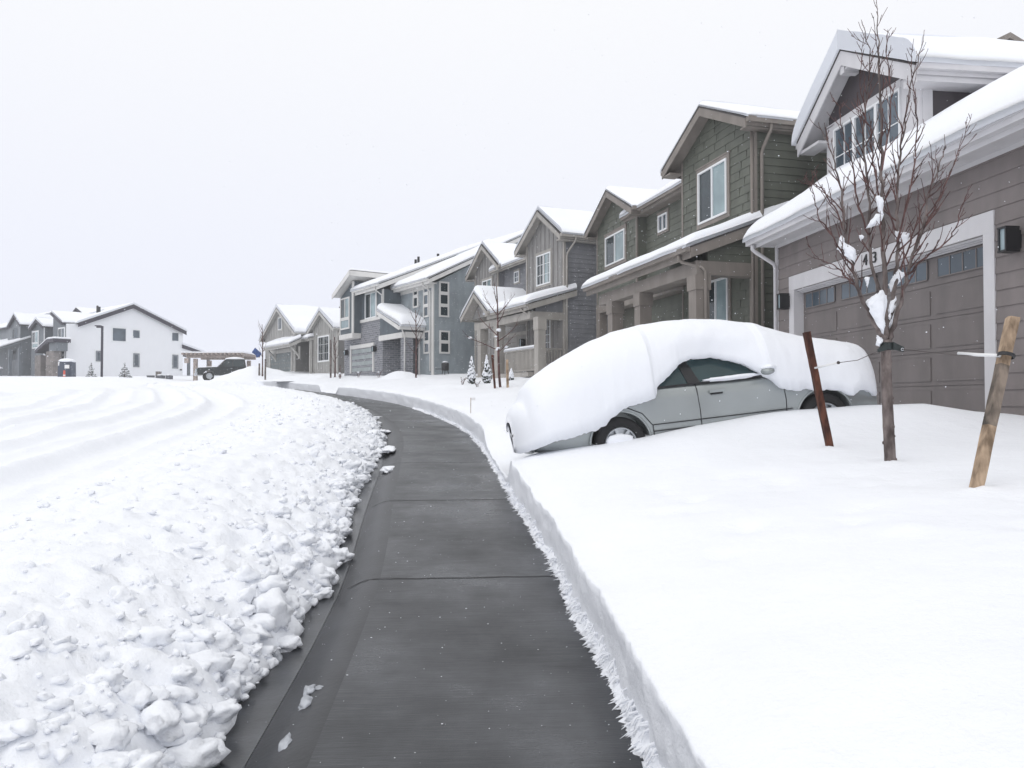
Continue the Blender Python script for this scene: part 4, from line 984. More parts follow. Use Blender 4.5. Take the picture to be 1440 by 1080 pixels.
def house_slate():
    h = House('slate_house', 'slate grey house joined to the white house, with brown stone entry columns', 'house', 92.5, 78.1, -50, 4.0, 'houses across the street')
    T = 'black_trim'; zb = 2.6
    ya = h.pt(75.5, 480)[0]; zlo = h.pt(92.5, 453)[1]; zhi = h.pt(72, 441)[1]; yh = h.pt(70.5, 441, -.5)[0]
    P = [(.0, zb), (ya, zb), (ya, zlo+(zhi-zlo)*ya/yh-.1), (.0, zlo-.1)]
    h.solid('wall', 'slate', P, 'x', -.06, -.005, [lambda m: h.lap(m, h.F(-.06), P, .18)])
    m = MB(); q = [(.03, zlo-.02), (yh, zhi), (yh, zhi-.25), (.03, zlo-.30)]; m.prism(q, lambda a, z: (-.5, a, z), lambda a, z: (8, a, z)); rf = h.b(m, 'roof', T)
    m = MB(); h.snow(m, [(8, .03, zlo-.02), (-.4, .03, zlo-.02), (-.4, yh, zhi), (8, yh, zhi)], .25, 'l', seed=61); h.b(m, 'roof_snow', 'snow_roof', rf, True)
    for t, b in ((461, 477), (493.5, 520)): h.fwin(-.07, 82.5, 91.5, t, b, trim='vinyl', tw=.06, panes=('glass', 'glass_mid'))
    yb = h.pt(62, 480, 1.2)[0]
    zr = h.pt(67, 457, .8)[1]
    m = MB(); m.box(1.2, 8, ya-.1, yb+.5, zb, zr); h.lap(m, h.F(1.2), [(ya-.1, zb), (yb+.5, zb), (yb+.5, zr), (ya-.1, zr)], .18); h.b(m, 'recess_wall', 'slate_lt')
    h.shed(.8, zr, 5, zr+1.6, ya, yb+.4, T, .15, .25, edges='l', gutter=False, sv=62)
    h.fwin(1.2, 70.5, 74, 463, 471.5, trim='vinyl', tw=.06, split=False, panes=('glass',))
    x = -.2; y0 = h.pt(62.5, 480, x)[0]; y1 = h.pt(44.5, 480, x)[0]
    e0 = h.pt(60, 458.5, x-.4); ap = h.pt(50, 449, x-.4); e1 = h.pt(40, 462, x-.4); z = (e0[1]+e1[1])/2; e0 = (e0[0], z); e1 = (e1[0], z)
    h.gable(x-.4, 8, e0, ap, e1, T, .3, .25, gutter=False, snow_edges='l', sv=63)
    f = wallz(e0, ap, e1); P = pent(f, y0, y1, zb, ap[0]); h.solid('gable_wall', 'slate', P, 'x', x, 7, [lambda m: h.lap(m, h.F(x), P, .18)])
    m = MB(); m.box(x-.03, x+.03, y0-.02, y0+.12, zb, f(y0)); h.b(m, 'corner_trim', 'vinyl')
    h.fwin(x, 46, 54.5, 466, 481.5, trim='vinyl', tw=.08); h.fwin(x, 46, 54.5, 482.5, 488.5, trim='vinyl', tw=.08, split=False, panes=('blind',))
    # entry porch on stone columns
    xp = -1.6; lo = h.pt(49, 492.5, xp); hi = h.pt(65.5, 477, xp)
    m = MB(); q = [(hi[0]-1.8, hi[1]), hi, lo, (lo[0], lo[1]-.3), (hi[0], hi[1]-.35), (hi[0]-1.8, hi[1]-.35)]
    for qq in ([q[0], q[1], q[4], q[5]], [q[1], q[2], q[3], q[4]]): m.prism(qq, lambda a, z: (xp, a, z), lambda a, z: (.0, a, z))
    rf = h.b(m, 'porch_roof', T)
    m = MB(); h.snow(m, [(0, lo[0], lo[1]), (xp, lo[0], lo[1]), (xp, hi[0], hi[1]), (0, hi[0], hi[1])], .2, 'lf', seed=64)
    h.snow(m, [(0, hi[0], hi[1]), (xp, hi[0], hi[1]), (xp, hi[0]-1.8, hi[1]), (0, hi[0]-1.8, hi[1])], .2, 'fh', seed=65); h.b(m, 'roof_snow', 'snow_roof', rf, True)
    for pl, pr in ((49, 57), (64.5, 75)):
        a1 = h.pt(pl, 510, xp+.3)[0]; a0 = h.pt(pr, 510, xp+.3)[0]; m = MB(); m.box(xp+.3, xp+1.0, a0, a1, zb, hi[1]-1.5 if pl < 60 else hi[1]-1.2); o = h.b(m, 'porch_column', 'stone')
        uv = o.data.uv_layers.new(name='UVMap')
        for lp in o.data.loops: c = o.data.vertices[lp.vertex_index].co; uv.data[lp.index].uv = (c.x+c.y, c.z)
    m = MB(); m.box(xp+.3, -.25, hi[0]-1.7, hi[0]+.2, hi[1]-1.2, hi[1]-.36); h.b(m, 'porch_beam', 'slate')
    ap = h.pt(113, 433, 7); e = 2.4
    h.gable(6.5, 9, (ap[0]-e, ap[1]-1.0), ap, (ap[0]+e, ap[1]-1.0), T, .25, .1, gutter=False, kind='rear_gable', sv=66)
    h.solid('rear_gable_wall', 'slate_lt', [(ap[0]-e, zlo), (ap[0]+e, zlo), (ap[0]+e, ap[1]-1.2), (ap[0], ap[1]-.2), (ap[0]-e, ap[1]-1.2)], 'x', 7, 9)
house_slate()

def house_far():
    h = House('slate_house', 'leftmost slate grey house with a bare side wall and snow roofed porch', 'house', 28.5, 86, -50, 4.2, 'houses across the street')
    T = 'black_trim'; zb = 3
    y1 = h.pt(11, 480)[0]; e0 = h.pt(27.5, 456, -.35); ap = h.pt(19, 442, -.35); e1 = h.pt(9.5, 459, -.35); z = (e0[1]+e1[1])/2; e0 = (e0[0], z); e1 = (e1[0], z)
    h.gable(-.35, 9.5, e0, ap, e1, T, .3, .28, gutter=False, snow_edges='l', sv=71)
    f = wallz(e0, ap, e1); P = pent(f, 0, y1, zb, ap[0]); h.solid('wall', 'slate', P, 'x', 0, 9, [lambda m: h.lap(m, h.S(0), [(0, zb), (9, zb), (9, f(0)), (0, f(0))], .18)])
    m = MB(); m.add([(-.02, a, zz) for a, zz in P], [(0, 1, 2, 3, 4)]); h.lap(m, h.F(.0), P, .18); h.b(m, 'gable_siding', 'slate_lt')
    h.fwin(0, 18.5, 24.5, 462, 475.5, split=True, panes=('glass', 'glass_mid'), frame='slate', trim='slate', tw=.06)
    y2 = h.pt(-12, 480, 1)[0]; zr = h.pt(4, 461, .6)[1]
    m = MB(); m.box(1, 9, y1-.1, y2, zb, zr); h.lap(m, h.F(1), [(y1-.1, zb), (y2, zb), (y2, zr), (y1-.1, zr)], .18); h.b(m, 'recess_wall', 'slate_lt')
    h.shed(.6, zr, 5, zr+1.9, y1-.1, y2, T, .2, .3, edges='l', gutter=False, sv=72)
    h.fwin(1, 12, 14.5, 466, 470, split=False, panes=('glass_mid',), trim='vinyl', tw=.06) if False else None
    xp = -2.0; lo = h.pt(24, 482, xp)[1]
    h.shed(xp, lo-.25, 1, lo+1.0, -.1, y2, 'slate', .25, .3, edges='ln', name='porch_roof', sv=73)
    for px in (26.5, 12.5):
        y = h.pt(px, 505, xp+.2)[0]; h.post(xp+.2, xp+.5, y, y+.3, zb, lo-.5, 'slate', 0)
    m = MB(); m.box(xp+.2, xp+.3, .2, y2, 5.0, 5.12); m.box(xp+.2, xp+.3, .2, y2, 4.3, 4.4)
    for i in range(40): m.box(xp+.22, xp+.27, .3+i*.18, .36+i*.18, 4.401, 4.999)
    h.b(m, 'porch_railing', 'slate')
    m = MB(); h.snow(m, [(xp+.1, .2, 5.12), (xp+.1, y2, 5.12), (xp+.4, y2, 5.12), (xp+.4, .2, 5.12)], .15, 'lfhn', .1, 0); h.b(m, 'railing_snow', 'snow_roof', smooth=True)
    h.fwin(0, 18.5, 23, 492, 506, split=True, panes=('glass', 'glass'), frame='slate', trim='slate', tw=.06)
house_far()
# ------------------------------------------------------------------ the snowed-in sedan
M['silver'] = Mat('silver_paint', (.345, .37, .37), .26, .5, .45).vary(.05, 2).bump(300, .03, .001).m
M['tyre'] = Mat('tyre_rubber', (.012, .012, .013), .75).bump(60, .4, .01).m
M['rim'] = Mat('alloy_rim', (.5, .52, .54), .3, .5, .8).m
M['lamp_red'] = Mat('tail_lamp_plastic', (.25, .06, .06), .2).m
def boolean_cut(ob, cutters):
    for c in cutters:
        md = ob.modifiers.new('cut', 'BOOLEAN'); md.object = c; md.operation = 'DIFFERENCE'; md.solver = 'EXACT'
    me = bpy.data.meshes.new_from_object(ob.evaluated_get(bpy.context.evaluated_depsgraph_get()))
    ob.modifiers.clear(); ob.data = me
    for c in cutters: bpy.data.objects.remove(c)
def wheel(root, x, y, side, r=.325, w=.21, spokes=7, snow=0):
    """wheel with its axle along y; side -1 faces -y"""
    A = Matrix.Translation((x, y, r)) @ Matrix.Rotation(math.pi/2*(1 if side < 0 else -1), 4, 'X')
    t = MB(); t.lathe([(r*.63, -w/2), (r*.9, -w/2), (r*.985, -w*.36), (r, 0), (r*.985, w*.36), (r*.9, w/2), (r*.70, w/2+.004), (r*.63, w/2-.01), (r*.63, -w/2)], 36, A)
    wo = t.build('wheel', M['tyre'], root, True)
    m = MB(); m.lathe([(r*.64, w*.40), (r*.60, w*.5), (r*.56, w*.47), (r*.55, w*.1), (0.001, w*.1)], 32, A)
    for k in range(spokes):
        B = A @ Matrix.Rotation(2*math.pi*k/spokes, 4, 'Z'); a, b = r*.10, r*.60; u, v = r*.075, r*.05
        m.add([B @ Vector(p) for p in ((a,-u,w*.42),(b,-v,w*.44),(b,v,w*.44),(a,u,w*.42),(a,-u,w*.2),(b,-v,w*.2),(b,v,w*.2),(a,u,w*.2))],
              [(0,1,2,3),(7,6,5,4),(0,4,5,1),(1,5,6,2),(2,6,7,3),(3,7,4,0)])
    m.lathe([(.001, w*.47), (r*.15, w*.46), (r*.17, w*.3)], 16, A); m.build('rim', M['rim'], wo)
    if snow:
        s = MB(); s.blob((x, y+side*(w*.5), r+.01), (r*.5, .05, r*.36), 3, .3, 1.4, 4); s.build('wheel_snow', M['snow_roof'], wo, True)
    return wo
def sedan():
    yaw = R(7.0); pitch = R(6.4)
    Mx = Matrix.Translation((1.26, 10.26, .75)) @ Matrix.Rotation(yaw, 4, 'Z') @ Matrix.Rotation(-pitch, 4, 'Y')
    Mi = Mx.inverted()
    root = thing('snowed_in_sedan', 'silver sedan buried under thick snow on the sloping driveway', 'car', (0, 0, 0)); root.matrix_world = Mx
    def cp(px, py, y):
        o = Mi @ EYE; d = Mi.to_3x3() @ ray(px, py); k = (y-o.y)/d.y; p = o+d*k; return p.x, p.z
    st = [(-1.10, .48, .76), (-1.05, .66, .86), (-.92, .80, .90), (-.6, .87, .945), (0, .888, .965), (.6, .895, .965), (1.3, .895, .95), (2.0, .89, .94), (2.6, .885, .90), (3.0, .86, .84), (3.3, .80, .77), (3.5, .70, .69), (3.57, .55, .62)]
    rings = []
    for x, w, zs in st:
        zb = .22 + .10*sm(.4, 1.1, -x) + .06*sm(3.0, 3.5, x); zm = min(.62, zs*.68)
        h = [(.80*w, zb), (.955*w, zb+.05), (.99*w, .42), (w, zm), (.988*w, zm+(zs-zm)*.5), (.965*w, zs-.05), (.925*w, zs-.012), (.86*w, zs+.004), (.5*w, zs+.03), (0, zs+.04)]
        rings.append([(x, -y, z) for y, z in h] + [(x, y, z) for y, z in h[-2::-1]])
    m = MB(); n = len(rings[0]); 
    for r in rings: m.v += [Vector(p) for p in r]
    for i in range(len(rings)-1):
        for k in range(n): m.f.append((i*n+k, i*n+(k+1) % n, (i+1)*n+(k+1) % n, (i+1)*n+k))
    m.f += [tuple(range(n))[::-1], tuple(range((len(rings)-1)*n, len(rings)*n))]
    body = m.build('body', M['silver'], root, True)
    cut = []
    for x in (0, 2.67):
        for sy in (-1, 1):
            c = MB(); A = Matrix.Translation((x, sy*.85, .335)) @ Matrix.Rotation(math.pi/2, 4, 'X'); c.lathe([(.375, -.32), (.375, .32)], 40, A)
            c.f += [tuple(range(40))[::-1], tuple(range(40, 80))]; cut.append(c.build('cutter', M['dark'], root))
    bpy.context.view_layer.update(); boolean_cut(body, cut); body.data.materials.clear(); body.data.materials.append(M['silver'])
    body.data.polygons.foreach_set('use_smooth', [True]*len(body.data.polygons))
    md = body.modifiers.new('edges', 'EDGE_SPLIT'); md.split_angle = R(35)
    for i, x in enumerate((0, 2.67)):
        for sy in (-1, 1):
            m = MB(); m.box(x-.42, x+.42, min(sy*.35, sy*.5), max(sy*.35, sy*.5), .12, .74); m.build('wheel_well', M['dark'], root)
            w_ = .885 if i == 0 else .878
            m = MB(); m.tube([(x+.382*math.cos(a), sy*(w_+.006), .335+.382*math.sin(a)) for a in [R(-12+204*k/28) for k in range(29)]], .014, 6); m.build('arch_lip', M['silver'], root, True)
            wheel(root, x, sy*.79, sy, snow=(sy < 0))
    M['car_glass'] = glass('teal_car_glass', (.022, .048, .052), .07)
    # greenhouse
    m = MB(); zb, zt = .945, 1.41; B, T = .845, .60
    P = [(-.85, zb), (2.20, zb), (1.28, zt), (.02, zt)]
    for (q0, q1, q2, q3) in ((0, 1, 2, 3),):
        m.add([(P[0][0], -B, zb), (P[1][0], -B, zb), (P[2][0], -T, zt), (P[3][0], -T, zt), (P[0][0], B, zb), (P[1][0], B, zb), (P[2][0], T, zt), (P[3][0], T, zt)],
              [(0,1,2,3), (7,6,5,4), (0,4,5,1), (1,5,6,2), (2,6,7,3), (3,7,4,0)])
    m.build('windows', M['car_glass'], root)
    def sidebar(name, mat, xa, xb, xc, xd, o=.012):
        m = MB()
        for sg in (-1, 1):
            m.add([(x, sg*(y+oo), z) for oo in (o, -.03) for x, y, z in ((xa, B, zb), (xb, B, zb), (xc, T, zt), (xd, T, zt))], [(0,1,2,3), (7,6,5,4), (0,4,5,1), (1,5,6,2), (2,6,7,3), (3,7,4,0)])
        return m.build(name, mat, root)
    sidebar('door_pillar', M['black'], .94, 1.10, .93, .82)
    sidebar('windscreen_pillar', M['silver'], 2.06, 2.24, 1.32, 1.20); sidebar('rear_pillar', M['silver'], -.88, -.45, .22, -.02)
    sidebar('quarter_pillar', M['black'], .10, .16, .30, .26)
    m = MB(); m.box(.0, 1.3, -.62, .62, zt-.02, zt+.03); m.build('roof', M['silver'], root)
    for sg in (-1, 1): m = MB(); m.box(-.5, 2.1, min(sg*.845, sg*.862), max(sg*.845, sg*.862), .942, .962); m.build('window_seal', M['black'], root)
    for sg in (-1, 1):
        m = MB(); m.blob((1.93, sg*.97, 1.005), (.085, .085, .048), 3, .06, 1.0, 2); m.box(1.92, 1.98, min(sg*.84, sg*.93), max(sg*.84, sg*.93), .985, 1.02)
        mi = m.build('wing_mirror', M['silver'], root, True); m = MB(); m.blob((1.95, sg*.965, 1.05), (.085, .085, .035), 3, .3, 1.4, 5); m.build('mirror_snow', M['snow_roof'], mi, True)
        for x in (1.18, .08): m = MB(); m.box(x, x+.19, min(sg*.888, sg*.915), max(sg*.888, sg*.915), .815, .85); hd = m.build('door_handle', M['silver'], root); m = MB(); m.box(x+.02, x+.17, min(sg*.887, sg*.905), max(sg*.887, sg*.905), .792, .814); m.build('handle_recess', M['black'], hd)
        m = MB()
        for z in (.50, .42): m.box(.42, 2.24, min(sg*.885, sg*.903), max(sg*.885, sg*.903), z, z+.012)
        m.build('side_moulding', M['black'], root)
        m = MB()
        def seam(pts): m.tube([(x, sg*(y+.002), z) for x, y, z in pts], .0055, 5)
        seam([(1.02, .845, .945), (1.03, .873, .88), (1.04, .893, .62), (1.04, .89, .42), (1.0, .86, .25)])
        seam([(2.12, .842, .935), (2.16, .868, .86), (2.17, .888, .62), (2.16, .883, .42), (2.14, .86, .25)])
        seam([(-.06, .868, .93), (.02, .885, .80), (.30, .893, .66), (.42, .893, .5), (.43, .887, .36)])
        m.build('door_seam', M['black'], root, True)
        m = MB(); m.blob((-.97, sg*.58, .70), (.08, .12, .08), 3, .05, 1, 1); m.build('tail_lamp', M['lamp_red'], root, True)
    m = MB(); m.blob((-1.04, 0, .42), (.13, .78, .15), 3, .02, 1, 1); m.build('rear_bumper', M['silver'], root, True)
    # the snow lying on it
    edge = [(738, 640), (745, 636), (760, 629), (784, 620), (800, 615), (836, 606), (852, 597), (859, 586), (876, 576), (892, 570), (908, 563), (922.5, 558.5), (924, 544), (940, 530), (957, 514.5), (968, 507), (980, 503.5), (1000, 502), (1012, 503), (1030, 505.5), (1050, 511), (1060, 517), (1072, 527), (1085, 533), (1097, 545), (1112, 549), (1139, 547), (1153, 548.5), (1166, 547), (1180, 550.5), (1198, 556), (1205, 549), (1220, 548), (1233, 551), (1239, 556)]
    top = [(730, 560), (737, 543), (750, 530), (770, 515), (800, 497), (830, 480), (860, 467), (900, 456.5), (930, 452), (965, 449.5), (1000, 450.5), (1040, 455), (1075, 465.5), (1100, 472.5), (1130, 476), (1160, 479), (1190, 483), (1212, 492), (1226, 507), (1235, 527), (1239, 548)]
    E = sorted(cp(px, py, -.93) for px, py in edge); Tt = sorted(cp(px, py, -.1) for px, py in top)
    x0, x1 = -1.25, E[-1][0]+.16
    m = MB(); rows = []; N = 260
    def surf_y(z): return .90 if z < .93 else .86 - .255*min(1, (z-.945)/.465)
    for i in range(N+1):
        x = x0+(x1-x0)*i/N; ze = lerp_table(E, x) + .024*nz(x, 0, 4) + .022*nz(x, 2, 11) + .012*nz(x, 4, 27); zt_ = max(lerp_table(Tt, x), ze+.05)
        rd = math.sqrt(max(0, 1-(1-min(1, (x-x0)/.40))**2)); fd = math.sqrt(max(0, 1-(1-min(1, (x1-x)/.6))**2)); k = min(rd, .15+.85*fd)
        zsm = sum(lerp_table(E, x+.05*q) for q in range(-8, 9))/17; zav = sum(lerp_table(E, x+.07*q) for q in range(-6, 7))/13
        if x-x0 < .40: zt_ = ze + (zt_-ze)*(.55+.45*rd)
        kk = .28+.72*rd if rd < 1 else .45+.55*fd
        ye = surf_y(ze); W = (surf_y(zav)+.08)*kk; hi_ = sm(.9, 1.0, zav)
        zf = max(ze, .62+.2*nz(x, 5, 1.2)) if .2 < x < 2.1 else max(.55, ze)
        row = []
        for j in range(33):
            a = math.pi*j/32; c, s_ = math.cos(a), math.sin(a)
            ww = W if c > 0 else .96*kk
            # widen quickly to the full body width above a raised edge
            ww = ww + max(0, .93*kk-ww)*sm(.0, .5, s_)*(1-.6*hi_)
            y = -ww*math.copysign(abs(c)**.62, c); z0 = zsm + (ze-zsm)*(1-s_)**2.5 if c > 0 else zf
            z = z0+(zt_-z0)*abs(s_)**(.72 if ze < .95 else .8)
            q = Vector((x*1.6, y*1.6, z*1.6)); d = .03*noise.noise(q*.8)+.010*noise.noise(q*3.3)+.006*noise.noise(q*9)
            row.append((x, y-d*c*1.2, z+d*s_*.6))
        row.insert(0, (x, -(ye-.05)*kk, ze+.0))
        rows.append(row)
    m.grid(rows); L = len(rows[0])
    for i, fl in ((0, 1), (N, 0)):
        c = sum((Vector(p) for p in rows[i]), Vector())/L + Vector((-.015 if fl else .03, 0, .0)); b = len(m.v); m.v.append(c); base = i*L
        for k in range(L-1): m.f.append((base+k, base+k+1, b))
    m.build('snow_cover', M['snow_roof'], root, True)
    m = MB(); m.blob((1.5, -.862, .975), (.34, .04, .03), 3, .5, 2, 3); m.build('sill_snow', M['snow_roof'], root, True)
sedan()

# ------------------------------------------------------------------ stakes, wires, trees
def stake(name, label, base, top, w, mats, group=None, ragged=True):
    o = thing(name, label, 'stake', base, 0, group); b = Vector(base); t = Vector(top); d = t-b; L = d.length; d.normalize()
    r = d.cross(Vector((0, 1, 0))).normalized(); f = r.cross(d); me_v = []; N = 16
    m = MB()
    for i in range(N+1):
        c = b + d*(-.25+(L+.25)*i/N)
        for k, (u, v) in enumerate(((-1,-1),(0,-1.04),(1,-1),(1.03,0),(1,1),(0,1.02),(-1,1),(-1.03,0))):
            j = .08*noise.noise(Vector((i*.6, k*1.7, L))); e = (.14*noise.noise(Vector((k*3.1, 1, L*2))) if i == N and ragged else 0)
            m.v.append(c + (r*(u+j) + f*(v+j))*w/2 + d*e*w*2.2)
    for i in range(N):
        for k in range(8): m.f.append((i*8+k, i*8+(k+1) % 8, (i+1)*8+(k+1) % 8, (i+1)*8+k))
    m.f.append(tuple(range(N*8, N*8+8)))
    p = m.build('post', M[mats[0]], o, False, b)
    for x in mats[1:]: p.data.materials.append(M[x])
    if len(mats) > 1:
        for i, pl in enumerate(p.data.polygons):
            h = (i//8)/N
            pl.material_index = 1 if .42 < h + .05*noise.noise(Vector((i % 8, h*9, 0))) < .70 else 0
    return o
def ground_at(px, py, Y):
    p = at(px, py, Y); p.z = yard_z(p.x, p.y); return p
G2 = 'stakes that hold young trees upright'
sB = at(1375, 676, 5.55); sT = at(1424, 447, 5.75)
stake('wooden_stake', 'split weathered wooden stake leaning right, nearest the camera, with a white sleeve on its wire', sB, sT, .068, ('stake', 'stake_wet'), G2)
lB = at(1165, 620, 7.9); lT = at(1134, 467, 7.95)
stake('wooden_stake', 'dark red brown wooden stake leaning left in front of the sedan', lB, lT, .062, ('stake_dark',), G2, False)

def limb_path(px_list, Y0, Y1, base=None):
    n = len(px_list); out = []
    for i, (a, b) in enumerate(px_list): out.append(at(a, b, Y0+(Y1-Y0)*(i/(n-1))**1.1))
    return out
def smooth_pts(P, per=4):
    out = []
    for i in range(len(P)-1):
        p0, p1, p2, p3 = P[max(i-1, 0)], P[i], P[i+1], P[min(i+2, len(P)-1)]
        for k in range(per):
            t = k/per; out.append(.5*((2*p1)+(p2-p0)*t+(2*p0-5*p1+4*p2-p3)*t*t+(3*p1-p0-3*p2+p3)*t**3))
    return out+[P[-1]]
def twigs(mb, P, r0, r1, rnd, start=.25, gap=.09, length=.5, lift=.6, depth=2, side=1.0, buds=True, limb=None):
    """limb P tapering r0 -> r1 plus side shoots that curve up"""
    n = len(P); (limb or mb).tube(P, [r0+(r1-r0)*(i/(n-1))**.8 for i in range(n)], 9 if r0 > .012 else 5)
    L = sum((b-a).length for a, b in zip(P, P[1:])); acc = 0; nxt = L*start
    for i in range(n-1):
        a, b = P[i], P[i+1]; seg = (b-a).length
        while nxt < acc+seg and seg > 0:
            f = (nxt-acc)/seg; p = a.lerp(b, f); d = (b-a).normalized(); fr = nxt/L; rr = r0+(r1-r0)*fr
            an = rnd.random()*2*math.pi; q = Vector((math.cos(an), math.sin(an), 0)); q = (q - d*q.dot(d)); q = q.normalized() if q.length > .1 else Vector((1, 0, 0))
            l = length*(1-.55*fr)*rnd.uniform(.35, 1.15)
            if depth > 0 and l > .04:
                dd = (d*.75+q*side*rnd.uniform(.6, 1.1)).normalized(); S = [p.copy()]; c = p.copy(); k = max(4, int(l/.06))
                for j in range(k):
                    dd = (dd + Vector((rnd.gauss(0, .09), rnd.gauss(0, .09), lift*.5/k+rnd.gauss(0, .06)))).normalized(); c = c+dd*l/k; S.append(c.copy())
                    if buds and rnd.random() < .5: b_ = q.cross(dd)*rnd.choice((-1, 1)); mb.tube([c, c+b_*.008+dd*.010], [.0032, .0012], 4)
                rs = max(.0028, min(rr*.66, .0042+l*.012))
                twigs(mb, S, rs, .0022, rnd, .3, gap*1.9, l*.42, lift, depth-1, side, buds)
            nxt += gap*rnd.uniform(.5, 1.6)
        acc += seg
def near_tree():
    rnd = random.Random(21); Y = 7.0; base = at(1252, 645, Y)
    o = thing('young_tree', 'bare young tree with snow lodged in its forks, in front of the garage door', 'tree', base)
    tr = MB(); P = smooth_pts([at(1252.5, 662, Y), at(1251.5, 640, Y), at(1249, 590, Y), at(1247, 540, Y), at(1246, 505, Y), at(1246, 478, Y)], 5)
    rad = [.052+(.043-.052)*i/(len(P)-1)+.004*noise.noise(Vector((i*1.3, 0, 0))) for i in range(len(P))]
    tr.tube(P, rad, 14)
    for k in range(26):
        i = rnd.randrange(2, len(P)-1); an = rnd.random()*6.28; c = P[i]+Vector((math.cos(an), math.sin(an), 0))*rad[i]*.95 + Vector((0, 0, rnd.uniform(-.03, .03)))
        tr.blob(c, (.010+.008*rnd.random(), .010+.008*rnd.random(), .008+.01*rnd.random()), 1, .4, 1.5, k)
    tr.build('trunk', M['bark'], o, True, base)
    limbs = [  # photo columns/rows of the main limbs, depth at the tip, radii
        ([(1246, 482), (1245, 440), (1243, 380), (1242, 330), (1240, 260), (1240, 200), (1237, 120), (1235, 60), (1234, 16)], 7.05, .030, .003),
        ([(1243, 478), (1229, 455), (1214, 425), (1205, 405), (1198, 370), (1188, 330), (1186, 285), (1178, 245), (1166, 208), (1150, 172)], 6.75, .024, .003),
        ([(1250, 478), (1262, 442), (1272, 405), (1282, 365), (1297, 322), (1305, 280), (1321, 232), (1330, 205)], 6.7, .024, .003),
        ([(1247, 465), (1257, 415), (1262, 362), (1261, 300), (1263, 240), (1271, 180), (1281, 120), (1297, 58)], 7.3, .022, .003),
        ([(1244, 452), (1233, 402), (1223, 345), (1222, 272), (1214, 205), (1217, 150), (1223, 95), (1216, 38)], 7.35, .019, .003),
        ([(1278, 385), (1300, 362), (1326, 345), (1343, 322), (1353, 290), (1362, 262)], 6.5, .011, .002),
        ([(1204, 404), (1186, 385), (1172, 372), (1156, 366), (1141, 355)], 6.9, .009, .002),
        ([(1200, 380), (1182, 352), (1165, 325), (1150, 300), (1143, 270), (1140, 240)], 6.6, .010, .002),
        ([(1187, 325), (1172, 290), (1150, 262), (1130, 258), (1120, 252), (1104, 300)][:5], 6.8, .008, .002),
        ([(1286, 350), (1308, 305), (1325, 270), (1345, 220), (1368, 160)], 7.4, .011, .002),
        ([(1262, 340), (1275, 290), (1285, 235), (1290, 170), (1281, 95), (1283, 70)], 7.2, .011, .002),
        ([(1241, 300), (1230, 240), (1222, 180), (1209, 120), (1217, 45)], 7.15, .010, .002),
        ([(1240, 240), (1250, 180), (1252, 120), (1246, 72), (1252, 40)], 6.85, .009, .002),
        ([(1222, 330), (1205, 280), (1200, 230), (1185, 190), (1180, 150), (1171, 142)], 7.4, .010, .002),
        ([(1264, 390), (1283, 330), (1300, 285), (1318, 250), (1316, 205)], 7.5, .010, .002)]
    cr = MB(); lb = MB()
    for i, (pl, yt, r0, r1) in enumerate(limbs):
        q = smooth_pts(limb_path(pl, Y if i < 5 else (Y+yt)/2*.5+Y*.5, yt), 5)
        for k in range(1, len(q)): q[k] = q[k] + Vector((rnd.gauss(0, .006), rnd.gauss(0, .01), 0))
        big = i < 5
        twigs(cr, q, r0, r1*1.1, rnd, .22 if big else .14, .080 if big else .072, .56 if big else .34, 1.05, 2, .52, True, lb if big else None)
    cr.build('crown', M['twig'], o, True, base); lb.build('limbs', M['bark'], o, True, base)
    def wedge(pts, Yc, th, k):
        cx = sum(a for a, b in pts)/len(pts); cy = sum(b for a, b in pts)/len(pts); m = MB(); n = len(pts)
        for sc_, dy in ((.6, -th), (1.0, -th*.6), (1.1, 0), (1.0, th*.6), (.6, th)):
            for q, (a, b) in enumerate(pts): m.v.append(at(cx+(a-cx)*sc_, cy+(b-cy)*sc_, Yc+dy) + Vector((.012*noise.noise(Vector((q*1.7, dy*30, k+9))), 0, .014*noise.noise(Vector((q*2.1, dy*40, k))))))
        for r in range(4):
            for q in range(n): m.f.append((r*n+q, r*n+(q+1) % n, (r+1)*n+(q+1) % n, (r+1)*n+q))
        m.f += [tuple(range(n))[::-1], tuple(range(4*n, 5*n))]
        bm = bmesh.new(); V = [bm.verts.new(v) for v in m.v]
        for f in m.f: bm.faces.new([V[q] for q in f])
        bmesh.ops.subdivide_edges(bm, edges=bm.edges[:], cuts=3, smooth=.35, use_grid_fill=True); bmesh.ops.triangulate(bm, faces=[f for f in bm.faces if len(f.verts) > 4]); bm.normal_update(); mm = MB()
        for v in bm.verts:
            w = v.co*22 + Vector((k*3, 0, 0)); mm.v.append(v.co + v.normal*(.016*noise.noise(w)+.010*noise.noise(w*2.6)+.006*noise.noise(w*6)))
        mm.f = [[v.index for v in f.verts] for f in bm.faces]; bm.free(); mm.build('lodged_snow', M['snow_roof'], o, True, base)
    for k, (pts, yy, th) in enumerate([
        ([(1219, 425), (1229, 416), (1240, 411), (1245, 417), (1244, 446), (1242, 466), (1234, 457), (1223, 438)], 6.97, .06), ([(1259, 419), (1259, 431), (1251, 460), (1248, 448), (1253, 424)], 7.03, .04),
        ([(1184, 332), (1189, 343), (1202, 352), (1201, 367), (1188, 359), (1178, 350)], 6.88, .05), ([(1219, 320), (1232, 302), (1240, 303), (1236, 316)], 7.0, .04), ([(1232, 277), (1242, 277), (1242, 301), (1236, 297)], 7.0, .03),
        ([(1259, 325), (1279, 329), (1271, 345), (1262, 339)], 7.12, .04), ([(1251, 400), (1262, 381), (1272, 387), (1262, 398), (1253, 410)], 7.08, .04), ([(1208, 331), (1213, 333), (1211, 338)], 6.96, .015), ([(1233, 472), (1241, 478), (1237, 488), (1233, 484)], 6.96, .03), ([(1216, 392), (1222, 391), (1220, 404)], 6.97, .016)]): wedge(pts, yy, th, k)
